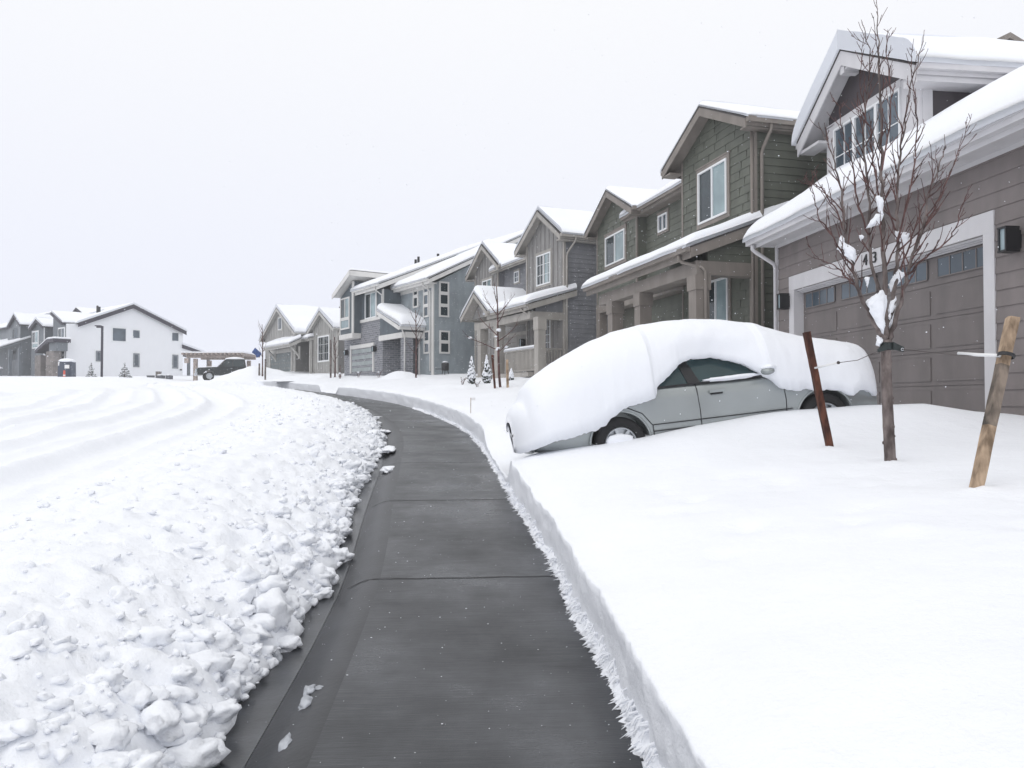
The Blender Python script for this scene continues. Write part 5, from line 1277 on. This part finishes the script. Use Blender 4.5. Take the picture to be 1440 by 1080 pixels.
    m = MB(); c = at(1246.5, 487, Y); m.lathe([(.046, -.035), (.057, -.03), (.058, .03), (.046, .035)], 18, Matrix.Translation(c))
    m.add([c+Vector(v) for v in ((.03, -.07, .035), (.125, -.075, -.012), (.12, -.075, -.055), (.03, -.07, -.035), (.03, -.05, .035), (.125, -.06, -.012), (.12, -.06, -.055), (.03, -.05, -.035))], [(0,1,2,3), (7,6,5,4), (0,4,5,1), (1,5,6,2), (2,6,7,3), (3,7,4,0)])
    m.add([c+Vector(v) for v in ((-.02, -.06, .03), (-.11, -.065, -.03), (-.105, -.065, -.06), (-.02, -.06, -.035), (-.02, -.045, .03), (-.11, -.05, -.03), (-.105, -.05, -.06), (-.02, -.045, -.035))], [(0,1,2,3), (7,6,5,4), (0,4,5,1), (1,5,6,2), (2,6,7,3), (3,7,4,0)])
    st_ = m.build('tree_strap', M['strap'], o, False, base)
    m = MB(); A = Matrix.Translation(c+Vector((.105, -.078, -.033))) @ Matrix.Rotation(math.pi/2, 4, 'X'); m.lathe([(.007, 0), (.007, .006), (.014, .006), (.014, 0)], 14, A); m.build('grommet', M['rim'], st_, True, base)
    # guy wires
    a = c+Vector((.105, -.08, -.033)); b = at(1410, 500, 5.68)
    w = thing('guy_wire', 'guy wire with a thick white plastic sleeve running to the weathered stake', 'wire', a, 0, 'guy wires of the near tree')
    m = MB(); m.tube([a, a.lerp(b, .35)+Vector((0, 0, -.012)), a.lerp(b, .6)+Vector((0, 0, -.02)), b], .0035, 5); m.build('wire', M['wire'], w, False, a)
    s0 = at(1348, 497, 7.0+(5.68-7.0)*.62); m = MB(); m.tube([s0, s0.lerp(b, .5)+Vector((0, 0, -.003)), b+Vector((-.02, 0, 0))], .0135, 10); m.build('sleeve', M['plastic'], w, True, a)
    m = MB(); d = (sT-sB).normalized(); A = Matrix.Translation(at(1415, 500, 5.66)) @ d.to_track_quat('Z', 'Y').to_matrix().to_4x4(); m.lathe([(.05, -.014), (.058, -.012), (.058, .012), (.05, .014)], 12, A); m.build('wire_loop', M['black'], w, False, a)
    a = c+Vector((-.1, -.06, -.045)); b = at(1146, 517.5, 7.88)
    w = thing('guy_wire', 'guy wire with a thin white sleeve running to the dark red brown stake', 'wire', a, 0, 'guy wires of the near tree')
    m = MB(); s0 = at(1179, 510, 7.55); m.tube([a, a.lerp(s0, .5)+Vector((0, 0, -.03)), s0], .0035, 5); m.build('wire', M['wire'], w, False, a)
    m = MB(); m.tube([s0, b], .010, 8); m.build('sleeve', M['plastic'], w, True, a)
    m = MB(); m.lathe([(.004, -.004), (.016, -.004), (.016, .004), (.004, .004)], 12, Matrix.Translation(s0) @ Matrix.Rotation(math.pi/2, 4, 'X')); m.build('wire_loop', M['wire'], w, False, a)
near_tree()

def small_tree(label, base, trunk, limbs, rnd, r0, tw=.3, dep=2, clumps=(), gap=.13):
    o = thing('young_tree', label, 'tree', base, 0, 'young street trees further along')
    t = MB(); t.tube(smooth_pts(trunk, 4), [r0*(1-.7*i/(4*(len(trunk)-1))) for i in range(4*(len(trunk)-1)+1)], 8); t.build('trunk', M['twig'], o, True, base)
    c = MB()
    for L in limbs: twigs(c, smooth_pts(L, 4), r0*.42, .003, rnd, .25, gap, tw, .7, dep, .8, False)
    c.build('crown', M['twig'], o, True, base)
    for n, (p, r) in enumerate(clumps): m = MB(); m.blob(p, (r, r*.8, r*.6), 2, .3, 1.5, n); m.build('lodged_snow', M['snow_roof'], o, True, base)
    return o
def mid_trees():
    rnd = random.Random(8); Z = lambda x, y: (640+x/6.545, 390+y/6.545); Y = 25
    g = ground_at(704, 548, Y); k = lambda pts, dy=0: [at(*Z(*p), Y+dy*i/(len(pts)-1)) for i, p in enumerate(pts)]
    tr = [Vector((g.x, g.y, g.z-.1))] + k([(405, 900), (398, 700), (393, 540), (392, 350), (388, 200), (380, 80)])
    L = [k([(393, 540), (300, 450), (235, 380), (200, 290)], .3), k([(388, 668), (250, 605), (130, 555), (60, 480)], -.3), k([(390, 350), (320, 260), (280, 190), (262, 120)], .4), k([(395, 345), (480, 245), (555, 150)], -.3),
         k([(400, 585), (490, 520), (560, 440), (575, 380)], .3), k([(396, 690), (450, 640), (520, 560), (560, 520)], -.2), k([(392, 420), (440, 340), (460, 230), (450, 130)], .2), k([(390, 250), (360, 120), (370, 20)], 0)]
    small_tree('bare young tree standing between two stakes in front of the grey house porch', g, tr, L, rnd, .045, .45, 2, [(at(*Z(403, 485), Y), .09), (at(*Z(140, 556), Y), .07), (at(*Z(385, 665), Y), .06), (at(*Z(468, 640), Y), .07), (at(*Z(400, 650), Y), .06), (at(*Z(376, 545), Y), .05)])
    a = ground_at(696, 545, 24.8); stake('wooden_stake', 'dark red brown stake left of the young tree by the grey house', a, at(*Z(342, 715), 24.8), .07, ('stake_dark',), G2, False)
    a = ground_at(714, 551, 24.6); stake('wooden_stake', 'pale brown stake right of the young tree by the grey house', a, at(*Z(478, 757), 24.6), .08, ('stake',), G2, False)
    def up(px, py, Y, top, label, r, n=8, sp=14, tw=.35):
        g = ground_at(px, py, Y); tr = [g+Vector((0, 0, -.1)), at(px+.3, (py+top)/2, Y), at(px-.5, top, Y)]; L = []
        for i in range(n):
            f = .35+.6*i/n; yy = py+(top-py)*f; s_ = rnd.choice((-1, 1))*rnd.uniform(.4, 1)*sp*(1-.5*f); dz = (py-top)*.22
            L.append([at(px, yy, Y), at(px+s_*.6, yy-dz*.5, Y+rnd.uniform(-.5, .5)), at(px+s_, yy-dz, Y+rnd.uniform(-.8, .8))])
        return small_tree(label, g, tr, L, rnd, r, tw, 1, gap=.2)
    up(585, 531, 38, 436, 'thin bare young tree in front of the blue house front door', .05, 9, 20)
    up(471, 531, 47, 474, 'thin bare young tree beside the window gable of the beige house', .06, 8, 8)
    up(369, 527, 54, 456, 'thin bare young tree with a blue flag at the beige garage', .06, 8, 14)
    for px, py, Y, top, lab in ((465, 531, 46.8, 478, 'tall thin stake left of the slim tree by the beige window gable'), (478, 534, 46, 514, 'short stake right of the slim tree by the beige window gable'), (364.5, 526, 54, 511, 'short stake left of the tree with the blue flag'), (373, 529, 53, 505, 'taller stake right of the tree with the blue flag')):
        a = ground_at(px, py, Y); stake('wooden_stake', lab, a, at(px+.3, top, Y), .09, ('bark',), G2, False)
    p = [at(x, y, 53.8) for x, y in ((359, 489), (367.5, 497), (365.5, 501.5), (361, 503), (360, 499.5), (354, 495.5))]
    m = MB(); m.prism([(v.x, v.z) for v in p], lambda a, z: (a, 53.78+.05*math.sin(a*5), z), lambda a, z: (a, 53.84+.05*math.sin(a*5), z))
    M['flag'] = Mat('blue_cloth', (.035, .075, .22), .8).vary(.2, 4).m
    tag(m.build('blue_flag', M['flag']), 'blue flag hanging from the thin tree by the beige garage', 'flag')
mid_trees()

# ------------------------------------------------------------------ plants
def conifer(label, base, h, r, group, loose=False, seed=0, snow=.5):
    rnd = random.Random(seed); o = thing('spruce_tree' if loose else 'conical_shrub', label, 'tree' if loose else 'shrub', base, 0, group); b = Vector(base)
    t = MB(); t.tube([b-Vector((0, 0, .1)), b+Vector((0, 0, h*.95))], [r*.1, .01], 6); t.build('trunk', M['bark'], o, True, b)
    m = MB(); s = MB(); n = 9 if loose else 20
    for i in range(n):
        f = i/n; z = h*(.08+.88*f); rr = r*(1-f)**.85*(.6+.4*sm(0, .15, f)); kk = max(4, int((7 if loose else 13)*(1-f)+4))
        for j in range(kk):
            an = rnd.random()*6.28; l = rr*rnd.uniform(.6, 1.1); d = Vector((math.cos(an), math.sin(an), 0)); p = b+Vector((0, 0, z)); e = p+d*l+Vector((0, 0, (-.12 if loose else .1)*l+rnd.uniform(-.05, .05)))
            w = Vector((-d.y, d.x, 0))*l*(.22 if loose else .3)
            for q in range(5 if loose else 4):
                g = .35+.65*q/4; c = p.lerp(e, g); u = w*(1.1-g*.7); tip = c+d*l*.18+Vector((0, 0, rnd.uniform(-.06, .03)))
                m.add([c-u, c+u, tip+u*.5+Vector((0, 0, -.03)), tip-u*.5], [(0, 1, 2, 3)])
                m.add([c-u*.6+Vector((0, 0, -.06)), c+u*.6+Vector((0, 0, .05)), tip], [(0, 1, 2)])
            if rnd.random() < snow: s.blob(p.lerp(e, .72)+Vector((0, 0, .035)), (max(.03, l*.34), max(.03, l*.34), .05), 1, .4, 1.5, i*31+j)
    m.build('needles', M['needle'], o, False, b); s.build('lodged_snow', M['snow_roof'], o, True, b); return o
G3 = 'small conical shrubs by the grey porch'
for px, py, top, rp, lab, sd in ((663, 530, 500, 8, 'snow dusted conical shrub at the far end of the grey porch', 1), (684.5, 530, 499, 9, 'snow dusted conical shrub between the far posts of the grey porch', 2), (719, 540, 522, 5, 'low snow dusted shrub right of the pale stake by the grey porch', 3)):
    Y = 29.0; g = ground_at(px, py, Y); tp = at(px, top, Y); conifer(lab, g, max(.4, tp.z-g.z), rp/1080*Y, G3, False, sd, .75)
def gz(x, y): return street(y)+.16
for px, top, rp, lab, sd in ((128, 508, 7.5, 'small spruce by the lamp post in front of the white house', 4), (175.5, 508, 9, 'small snowy spruce below the windows of the white house', 5)):
    Y = 71; p = at(px, 530, Y); p.z = 3.55; tp = at(px, top, Y); conifer(lab, p, tp.z-p.z, rp/1080*Y, 'small spruces by the white house', True, sd, .45)
def tuft(label, p, h, n, seed, group='dry garden plants poking through the snow'):
    rnd = random.Random(seed); o = thing('dry_plant', label, 'plant', p, 0, group); m = MB(); b = Vector(p)
    for i in range(n):
        an = rnd.random()*6.28; l = h*rnd.uniform(.5, 1.1); d = Vector((math.cos(an)*.55, math.sin(an)*.55, 1)).normalized(); m.tube([b-Vector((0, 0, .1)), b+d*l*.6, b+d*l+Vector((d.x, d.y, 0))*l*.25], [.006, .005, .003], 4)
        for q in range(3): c = b+d*l*rnd.uniform(.5, 1); m.blob(c, (.016, .016, .012), 1, .5, 1.4, i*7+q)
    m.build('stems', M['twig'], o, False, b); s = MB(); s.blob(b+Vector((0, 0, h*.62)), (h*.14, h*.14, h*.10), 2, .6, 1.5, seed); s.build('lodged_snow', M['snow_roof'], o, True, b)
for i, (px, py, Y, h, lab) in enumerate(((478, 537, 45, .5, 'dry plant at the foot of the short stake by the beige house'), (504, 533, 44, .45, 'small dry plant in front of the blue house garage'), (532, 531, 43, .5, 'dry plant in front of the brick corner of the blue house'), (650, 540, 28, .3, 'thin dry stalks in the snow left of the dark stake by the grey house'), (671, 544, 27, .25, 'short dry stalks nearest the dark stake by the grey house'))):
    tuft(lab, ground_at(px, py, Y), h, 7, i)

# ------------------------------------------------------------------ things by the white house
def lamp_post():
    Y = 69; b = at(143, 532, Y); b.z = 3.3; t = at(143, 458.5, Y); o = thing('street_lamp', 'dark square street lamp post with a flat head in front of the white house', 'street lamp', b)
    m = MB(); m.box(b.x-.075, b.x+.075, b.y-.075, b.y+.075, b.z-.6, t.z); m.build('post', M['black_trim'], o, False, b)
    a = at(136, 459, Y); m = MB(); m.box(a.x, b.x-.076, b.y-.06, b.y+.06, t.z-.16, t.z-.04); ar = m.build('arm', M['black_trim'], o, False, b)
    m = MB(); m.box(a.x-.1, a.x+.38, b.y-.15, b.y+.15, t.z-.02, t.z+.06); m.build('lamp_head', M['black_trim'], ar, False, b)
lamp_post()
def toilet():
    Y = 69; b = at(94, 532, Y); b.z = 3.25; tz = at(94, 509, Y).z; o = thing('portable_toilet', 'slate blue portable toilet with a snow capped roof near the lamp post', 'toilet', b, R(12))
    M['toilet'] = paint('slate_blue_plastic', (.06, .075, .11)); M['orange'] = Mat('orange_plastic', (.62, .09, .05), .5).m
    h = tz-b.z; m = MB(); m.prism([(-.58, -.2), (.58, -.2), (.54, h), (-.54, h)], lambda a, z: (a, -.58, z), lambda a, z: (a, .58, z))
    for x in (-.45, 0, .45): m.box(x-.03, x+.03, -.61, -.581, .05, h-.1)
    m.build('cabin', M['toilet'], o)
    m = MB(); m.box(-.42, .30, -.65, -.612, .05, h-.15); d = m.build('door', M['toilet'], o); m = MB(); m.box(.02, .40, -.665, -.651, h*.66, h*.84); m.build('sign_plate', M['plastic'], d)
    m = MB(); m.box(-.52, -.40, -.63, -.612, h*.8, h*.98); m.build('vent', M['plastic'], o)
    m = MB(); m.blob((0, 0, h+.06), (.68, .68, .26), 3, .08, 1, 2, .6); m.build('roof_snow', M['snow_roof'], o, True)
    p = at(90.3, 530, 68); p.z = 3.2; o = thing('marker_post', 'orange marker post standing against the portable toilet', 'marker', p); q = at(90.3, 521, 68)
    m = MB(); m.tube([p, Vector((p.x, p.y, q.z))], [.10, .085], 10); m.build('post', M['orange'], o, False, p); m = MB(); m.lathe([(.094, -.05), (.094, .05)], 12, Matrix.Translation((p.x, p.y, (p.z+q.z)/2+.1))); m.build('reflective_band', M['plastic'], o, False, p)
toilet()
def pergola():
    Y = 73; l = at(259, 499, Y); r = at(357, 503, Y+3); b = (l+r)/2; b.z = 3.3; o = thing('pergola', 'rough cedar pergola with snow on its rafters, behind the pickup', 'pergola', b); zt = l.z
    for i, f in enumerate((.16, .86)):
        for dy in (0, 3.4):
            x = l.x+(r.x-l.x)*f; m = MB(); m.box(x-.16, x+.16, Y+dy+.3, Y+dy+.62, 3.2, zt-.35); m.build('post', M['cedar'], o, False, b)
    for dy in (.35, 3.75): m = MB(); m.box(l.x+.1, r.x-.1, Y+dy-.12, Y+dy+.18, zt-.26, zt-.02); m.build('beam', M['cedar'], o, False, b)
    m = MB(); n = 15
    for i in range(n): x = l.x+(r.x-l.x)*i/(n-1); m.box(x-.07, x+.07, Y-.5, Y+4.6, zt-.01, zt+.17)
    m.build('rafters', M['cedar'], o, False, b)
    m = MB(); m.box(l.x-.2, r.x+.2, Y-.3, Y+4.5, zt+.172, zt+.30); m.build('roof_snow', M['snow_roof'], o, False, b)
    for f in (.08, .9): x = l.x+(r.x-l.x)*f; m = MB(); m.box(x-.18, x+.18, Y-.6, Y-.3, zt-.8, zt-.36); m.build('bracket', M['cedar'], o, False, b)
pergola()
M['box_brown'] = paint('tan_metal', (.16, .14, .125)); M['box_green'] = paint('slate_metal', (.10, .105, .12))
for px, top, w, mt, lab in ((223, 523, 5, 'box_brown', 'tan utility cabinet against the foot of the white house'), (212, 528.5, 8, 'box_green', 'low dark step beside the tan utility cabinet'), (212.0+1, 0, 0, '', '')):
    if not w: continue
    Y = 74.5; p = at(px, 531, Y); p.z = 3.4; t = at(px, top, Y); o = thing('utility_box', lab, 'box', p); W = w/1080*Y/2
    m = MB(); m.box(-W, W, -.25, .25, -.2, t.z-p.z); m.box(-W-.02, W+.02, -.27, .27, t.z-p.z+.001, t.z-p.z+.03); m.build('cabinet', M[mt], o)
for px, w, lab in ((212.5+29.5-28, 0, ''), (243-30.5+29, 9, 'snow capped air conditioner left of the corner window of the white house'), (255-1, 6, 'smaller snow capped box at the corner of the white house')):
    if not w: continue
    Y = 73.5; p = at(px-16, 532, Y); p.z = 3.4; t = at(px, 528, Y); o = thing('air_conditioner', lab, 'air conditioner', p, 0, 'boxes along the white house'); W = w/1080*Y/2
    m = MB(); m.box(-W, W, -.35, .35, -.2, t.z-p.z); m.build('cabinet', M['box_green'], o); m = MB(); m.blob((0, 0, t.z-p.z), (W*1.05, .38, .13), 2, .1, 1, 3, .3); m.build('snow_cap', M['snow_roof'], o, True)
def smoker():
    Y = 40.6; b = ground_at(626, 529, Y); o = thing('barrel_smoker', 'black upright barrel smoker standing beside the blue house side wall', 'smoker', b); s_ = Y/1080; h = at(626, 510, Y).z-b.z
    m = MB(); m.lathe([(.001, h*.28), (.17, h*.30), (.20, h*.36), (.20, h*.92), (.16, h), (.001, h*1.02)], 20); m.build('barrel', M['black'], o, True)
    for a in (0.5, 2.6, 4.7): m = MB(); m.tube([(.15*math.cos(a), .15*math.sin(a), h*.32), (.24*math.cos(a), .24*math.sin(a), -.15)], .022, 6); m.build('leg', M['black'], o)
    m = MB(); m.box(-.5, -.21, -.15, .15, h*.42, h*.47); m.build('side_shelf', M['black'], o); m = MB(); m.blob((0, 0, h*1.03), (.15, .15, .07), 2, .2, 1, 1, .3); m.build('snow_cap', M['snow_roof'], o, True)
smoker()

# ------------------------------------------------------------------ the pickup
def pickup():
    Y = 66.5; p = at(294, 538, Y); p.z = street(p.y)+.22
    yaw = math.pi+R(26); root = thing('pickup_truck', 'dark grey pickup truck with snow on its roof, parked by the pergola', 'truck', (0, 0, 0))
    M['truck'] = Mat('charcoal_paint', (.025, .03, .032), .3, .5, .3).m; M['chrome'] = Mat('chrome', (.55, .57, .6), .25, .5, .9).m
    fw = Vector((math.cos(yaw), math.sin(yaw), 0)); lf = Vector((-fw.y, fw.x, 0))
    o = p - lf*.85*1.0
    # front axle at x=0 on the visible side; local y+ is the driver's side facing the camera
    root.location = o; root.rotation_euler = (0, 0, yaw)
    prof = [(.95, .5), (.98, .95), (.90, 1.12), (-.75, 1.20), (-.95, 1.22), (-1.0, 1.24), (-3.0, 1.24), (-3.05, 1.22), (-4.75, 1.22), (-4.8, .62), (-4.2, .5)]
    m = MB(); m.prism(prof, lambda a, z: (a, -.98, z), lambda a, z: (a, .98, z)); b = m.build('body', M['truck'], root)
    cut = []
    for x in (0, -3.75):
        c = MB(); A = Matrix.Translation((x, 0, .42)) @ Matrix.Rotation(math.pi/2, 4, 'X'); c.lathe([(.50, -1.3), (.50, 1.3)], 28, A); c.f += [tuple(range(28))[::-1], tuple(range(28, 56))]; cut.append(c.build('cutter', M['dark'], root))
    bpy.context.view_layer.update(); boolean_cut(b, cut); b.data.materials.clear(); b.data.materials.append(M['truck'])
    for x in (0, -3.75):
        for sy in (1, -1): wheel(root, x, sy*.86, sy, .41, .27, 6)
    B, T = .95, .74; z0, z1 = 1.2, 1.92; q = [(-.72, z0), (-3.05, z0), (-2.95, z1), (-1.42, z1)]
    m = MB(); m.add([(x, -(B if z == z0 else T), z) for x, z in q]+[(x, (B if z == z0 else T), z) for x, z in q], [(0,1,2,3), (7,6,5,4), (0,4,5,1), (1,5,6,2), (2,6,7,3), (3,7,4,0)]); m.build('cab', M['truck'], root)
    def side(name, mat, pts, o=.012):
        for sg in (1, -1):
            m = MB(); f = lambda x, z, e: (x, sg*(B-(B-T)*(z-z0)/(z1-z0)+e), z); m.prism(pts, lambda a, z: f(a, z, o), lambda a, z: f(a, z, -.03)); m.build(name, mat, root)
    side('side_window', M['glass'], [(-1.02, 1.27), (-1.88, 1.27), (-1.88, 1.84), (-1.42, 1.84)]); side('side_window', M['glass'], [(-1.98, 1.27), (-2.9, 1.27), (-2.86, 1.84), (-1.98, 1.84)])
    m = MB(); f = lambda t, y: (-.72-.70*t, y, z0+(z1-z0)*t+.012)
    m.add([(f(.08, 0)[0]+.01, -.84, f(.08, 0)[2]), (f(.08, 0)[0]+.01, .84, f(.08, 0)[2]), (f(.93, 0)[0]+.01, .70, f(.93, 0)[2]), (f(.93, 0)[0]+.01, -.70, f(.93, 0)[2])], [(0, 1, 2, 3)]); m.build('windscreen', M['glass_mid'], root)
    m = MB(); m.box(.985, 1.03, -.62, .62, .72, 1.05)
    for z in (.78, .87, .96): m.box(1.031, 1.05, -.6, .6, z, z+.03)
    m.build('grille', M['chrome'], root); m = MB(); m.box(.93, 1.12, -.97, .97, .46, .68); m.build('front_bumper', M['chrome'], root)
    for sg in (1, -1):
        m = MB(); m.box(.97, 1.03, min(sg*.64, sg*.95), max(sg*.64, sg*.95), .80, 1.03); m.build('headlight', M['lamp_glass'], root)
        m = MB(); m.box(-1.12, -.98, min(sg*.97, sg*1.2), max(sg*.97, sg*1.2), 1.25, 1.46); m.build('wing_mirror', M['truck'], root)
        for x in (-1.78, -2.85): m = MB(); m.box(x-.12, x+.05, min(sg*.981, sg*1.0), max(sg*.981, sg*1.0), 1.08, 1.12); m.build('door_handle', M['chrome'], root)
    m = MB(); m.blob((-2.2, 0, 1.93), (.85, .72, .22), 3, .06, 1, 2, .2); m.build('roof_snow', M['snow_roof'], root, True)
    m = MB(); m.blob((-.3, .1, 1.19), (.55, .7, .07), 3, .2, 1, 3, .2); m.build('hood_snow', M['snow_roof'], root, True)
    m = MB(); m.blob((-3.9, 0, 1.22), (.8, .85, .14), 3, .15, 1, 3, .2); m.build('bed_snow', M['snow_roof'], root, True)
pickup()

# ------------------------------------------------------------------ mounds and slush
def mound(name, label, px, py_top, Y, rx, ry, seed):
    p = at(px, py_top, Y); zb = yard_z(p.x, p.y) if Y < 52 else street(Y)+.3; h = p.z-zb; m = MB(); rows = []
    for i in range(25):
        r = []
        for j in range(49):
            a = 2*math.pi*j/48; f = i/24; x = p.x+rx*f*math.cos(a); y = p.y+ry*f*math.sin(a); k = (1-sm(0, 1, f*(1+.25*noise.noise(Vector((math.cos(a)*1.2, math.sin(a)*1.2, seed))))))
            r.append((x, y, zb-.35+(h+.35)*k + .10*noise.noise(Vector((x*.9, y*.9, seed)))*k*2 + .05*noise.noise(Vector((x*2.5, y*2.5, seed)))*k))
        rows.append(r)
    m.grid(rows); tag(m.build(name, M['snow_rough'], smooth=True), label, 'snow pile', kind='structure')
mound('snow_mound', 'plowed snow mound in front of the beige garage', 362, 516, 55.5, 5.6, 3.2, 1)
mound('snow_mound', 'heap of snow by the blue house entry', 563, 523, 41, 2.6, 2.0, 2)
mound('snow_mound', 'low heap of snow between the beige house and the blue house', 455, 529, 50, 3.4, 2.0, 3)
G5 = 'slush lumps on the kerb'
SL_ = [(548, 632, .13, .42, 'long slush ridge on the kerb beside the bulge of the snow bank'), (547, 660, .11, .26, 'slush lump lying on the kerb just below the long slush ridge'), (541, 607, .14, .12, 'flat slush patch on the kerb above the slush ridge'), (529, 588, .22, .16, 'wide slush patch on the far kerb'), (508, 578, .3, .12, 'farthest slush patch on the kerb'),
       (431, 990, .035, .075, 'middle slush streak of the three on the near kerb'), (404, 1047, .03, .085, 'nearest slush streak on the kerb'), (436, 972, .03, .05, 'farthest slush streak of the three on the near kerb'), (456, 973, .05, .02, 'small dark slush lump just right of the near streaks'),
       (379, 935, .05, .05, 'round snow lump lying in the near gutter'), (388, 926, .04, .04, 'slushy grey lump in the near gutter behind the round one'), (671, 607, .22, .12, 'snow spilled on the walk at the foot of the cut, before the bend')]
for i, (px, py, rx, ry, lab) in enumerate(SL_):
    d = ray(px, py); Y = 2.
    while Y < 60 and (EYE+d*(Y/d.y)).z > street(Y)-(.1 if i in (9, 10) else .03 if i < 9 else 0): Y += .02
    p = EYE+d*(Y/d.y); _, n = path(s_at_y(Y)); A = Matrix.Rotation(math.atan2(n.y, n.x), 4, 'Z'); m = MB(); h = .03 if i in (5, 6, 7, 8) else .05
    m.blob((0, 0, 0), (rx, ry*(1 if i in (5,6,7,8,9,10) else 1.6), h), 3, .55, 1.5, i+11, M=A); o = m.build('slush_lump', M['slush'] if i in (5, 6, 7, 8, 10) else M['snow_rough'], None, True); o.location = p; tag(o, lab, 'slush', G5)
p = at(662, 604, 17.2); p.z = street(17.2)+.35; o = thing('marker_flag', 'tiny white marker flag on a stick at the edge of the shovelled snow', 'flag', p)
m = MB(); m.tube([p, p+Vector((0, 0, .42))], .008, 6); m.build('stick', M['stake'], o, False, p); m = MB(); m.box(p.x, p.x+.10, p.y-.004, p.y+.004, p.z+.36, p.z+.42); m.build('flag', M['plastic'], o, False, p)

def snowfall():
    rnd = random.Random(77); m = MB(); n = 0
    while n < 11000:
        x = rnd.uniform(-16, 15); y = 4.5+32*rnd.random()**.8; z = rnd.uniform(.3, 9)
        if z < street(y)+.2 or z > (6.5 if x > -3 else 3.2): continue
        r = rnd.uniform(.003, .0075)*(.75+.25*y/10 if y < 20 else 1.3); c = Vector((x, y, z)); a = Vector((rnd.gauss(0, 1), rnd.gauss(0, 1), rnd.gauss(0, 1))).normalized(); b = a.orthogonal().normalized(); q = a.cross(b); k = rnd.uniform(.6, 1.6)
        m.add([c+a*r*k, c-a*r*k, c+b*r, c-b*r, c+q*r*.8, c-q*r*.8], [(0,2,4),(0,4,3),(0,3,5),(0,5,2),(1,4,2),(1,3,4),(1,5,3),(1,2,5)]); n += 1
    tag(m.build('falling_snow', M['snow_roof'], smooth=True), 'fine snowflakes drifting down over the street', 'snowfall', kind='stuff')
snowfall()

def specks():
    rnd = random.Random(9); m = MB()
    for i in range(650):
        y = 2+14*rnd.random()**1.4; s = s_at_y(y); p, n = path(s); t = -1.9*rnd.random(); r = .0012+.003*rnd.random()**3
        z = street(p.y) - lerp_table([(1.4, 0), (1.48, .008), (1.55, .03), (1.62, .065), (1.68, .095), (1.72, .106), (2, .12)], -t); m.blob((p.x+n.x*t, p.y+n.y*t, z+r*.4), (r*rnd.uniform(.8, 2), r, r*.7), 0 if False else 1, .4, 1.5, i)
    tag(m.build('snow_specks', M['snow_roof'], smooth=True), 'fresh snow grains melting on the wet walk', 'snow grains', kind='stuff')
specks()
# ------------------------------------------------------------------ light, sky, camera
SUN_EL, SUN_AZ = R(52), R(215)
def sky():
    w = bpy.data.worlds.new('World'); sc.world = w; w.use_nodes = True; t = w.node_tree; bg = t.nodes['Background']
    s = t.nodes.new('ShaderNodeTexSky'); s.sky_type = 'NISHITA'; s.sun_disc = False; s.sun_elevation = SUN_EL; s.sun_rotation = SUN_AZ; s.dust_density = 6; s.air_density = 1
    hs = t.nodes.new('ShaderNodeHueSaturation'); hs.inputs['Saturation'].default_value = .15
    t.links.new(s.outputs['Color'], hs.inputs['Color'])
    tc = t.nodes.new('ShaderNodeTexCoord'); sx = t.nodes.new('ShaderNodeSeparateXYZ'); t.links.new(tc.outputs['Generated'], sx.inputs[0])
    rp = t.nodes.new('ShaderNodeValToRGB'); e = rp.color_ramp.elements
    e[0].position = 0; e[0].color = (.825, .853, .965, 1); e[1].position = .55; e[1].color = (.985, .99, 1, 1)
    x = rp.color_ramp.elements.new(.18); x.color = (.87, .895, .985, 1)
    t.links.new(sx.outputs['Z'], rp.inputs['Fac'])
    sc_ = t.nodes.new('ShaderNodeVectorMath'); sc_.operation = 'SCALE'; sc_.inputs['Scale'].default_value = CLOUD
    t.links.new(rp.outputs['Color'], sc_.inputs[0])
    mx = t.nodes.new('ShaderNodeMix'); mx.data_type = 'RGBA'; mx.inputs[0].default_value = .94
    t.links.new(hs.outputs['Color'], mx.inputs[6]); t.links.new(sc_.outputs[0], mx.inputs[7]); t.links.new(mx.outputs[2], bg.inputs['Color'])
    bg.inputs['Strength'].default_value = .1
CLOUD = 10.5
sky()
sl = bpy.data.lights.new('sun', 'SUN'); sl.energy = .6; sl.angle = R(60); sl.color = (1, .97, .93)
so = bpy.data.objects.new('sun', sl); COL.objects.link(so); so.location = (0, 0, 40)
dv = Vector((math.sin(SUN_AZ)*math.cos(SUN_EL), math.cos(SUN_AZ)*math.cos(SUN_EL), math.sin(SUN_EL)))
so.rotation_euler = dv.to_track_quat('Z', 'Y').to_euler()
cam = bpy.data.cameras.new('camera'); cam.sensor_width = 36; cam.lens = 27; cam.clip_end = 3000; cam.clip_start = .05
co = bpy.data.objects.new('camera', cam); COL.objects.link(co); co.location = EYE; co.rotation_euler = (math.pi/2+PITCH, 0, 0)
sc.camera = co
sc.view_settings.view_transform = 'Standard'; sc.view_settings.look = 'None'; sc.view_settings.exposure = .0; sc.view_settings.gamma = 1

def haze():
    m = MB(); m.box(-420, 420, -30, 230, -4, 17); v = bpy.data.materials.new('falling_snow_haze'); v.use_nodes = True; t = v.node_tree
    for n in list(t.nodes):
        if n.type != 'OUTPUT_MATERIAL': t.nodes.remove(n)
    o = next(n for n in t.nodes if n.type == 'OUTPUT_MATERIAL'); pv = t.nodes.new('ShaderNodeVolumePrincipled')
    pv.inputs['Color'].default_value = (.985, .99, 1, 1); pv.inputs['Density'].default_value = .0011
    t.links.new(pv.outputs['Volume'], o.inputs['Volume'])
    tag(m.build('haze', v), 'thin grey haze of falling snow over the street', 'haze', kind='stuff')
haze()
sc.cycles.volume_bounces = 2
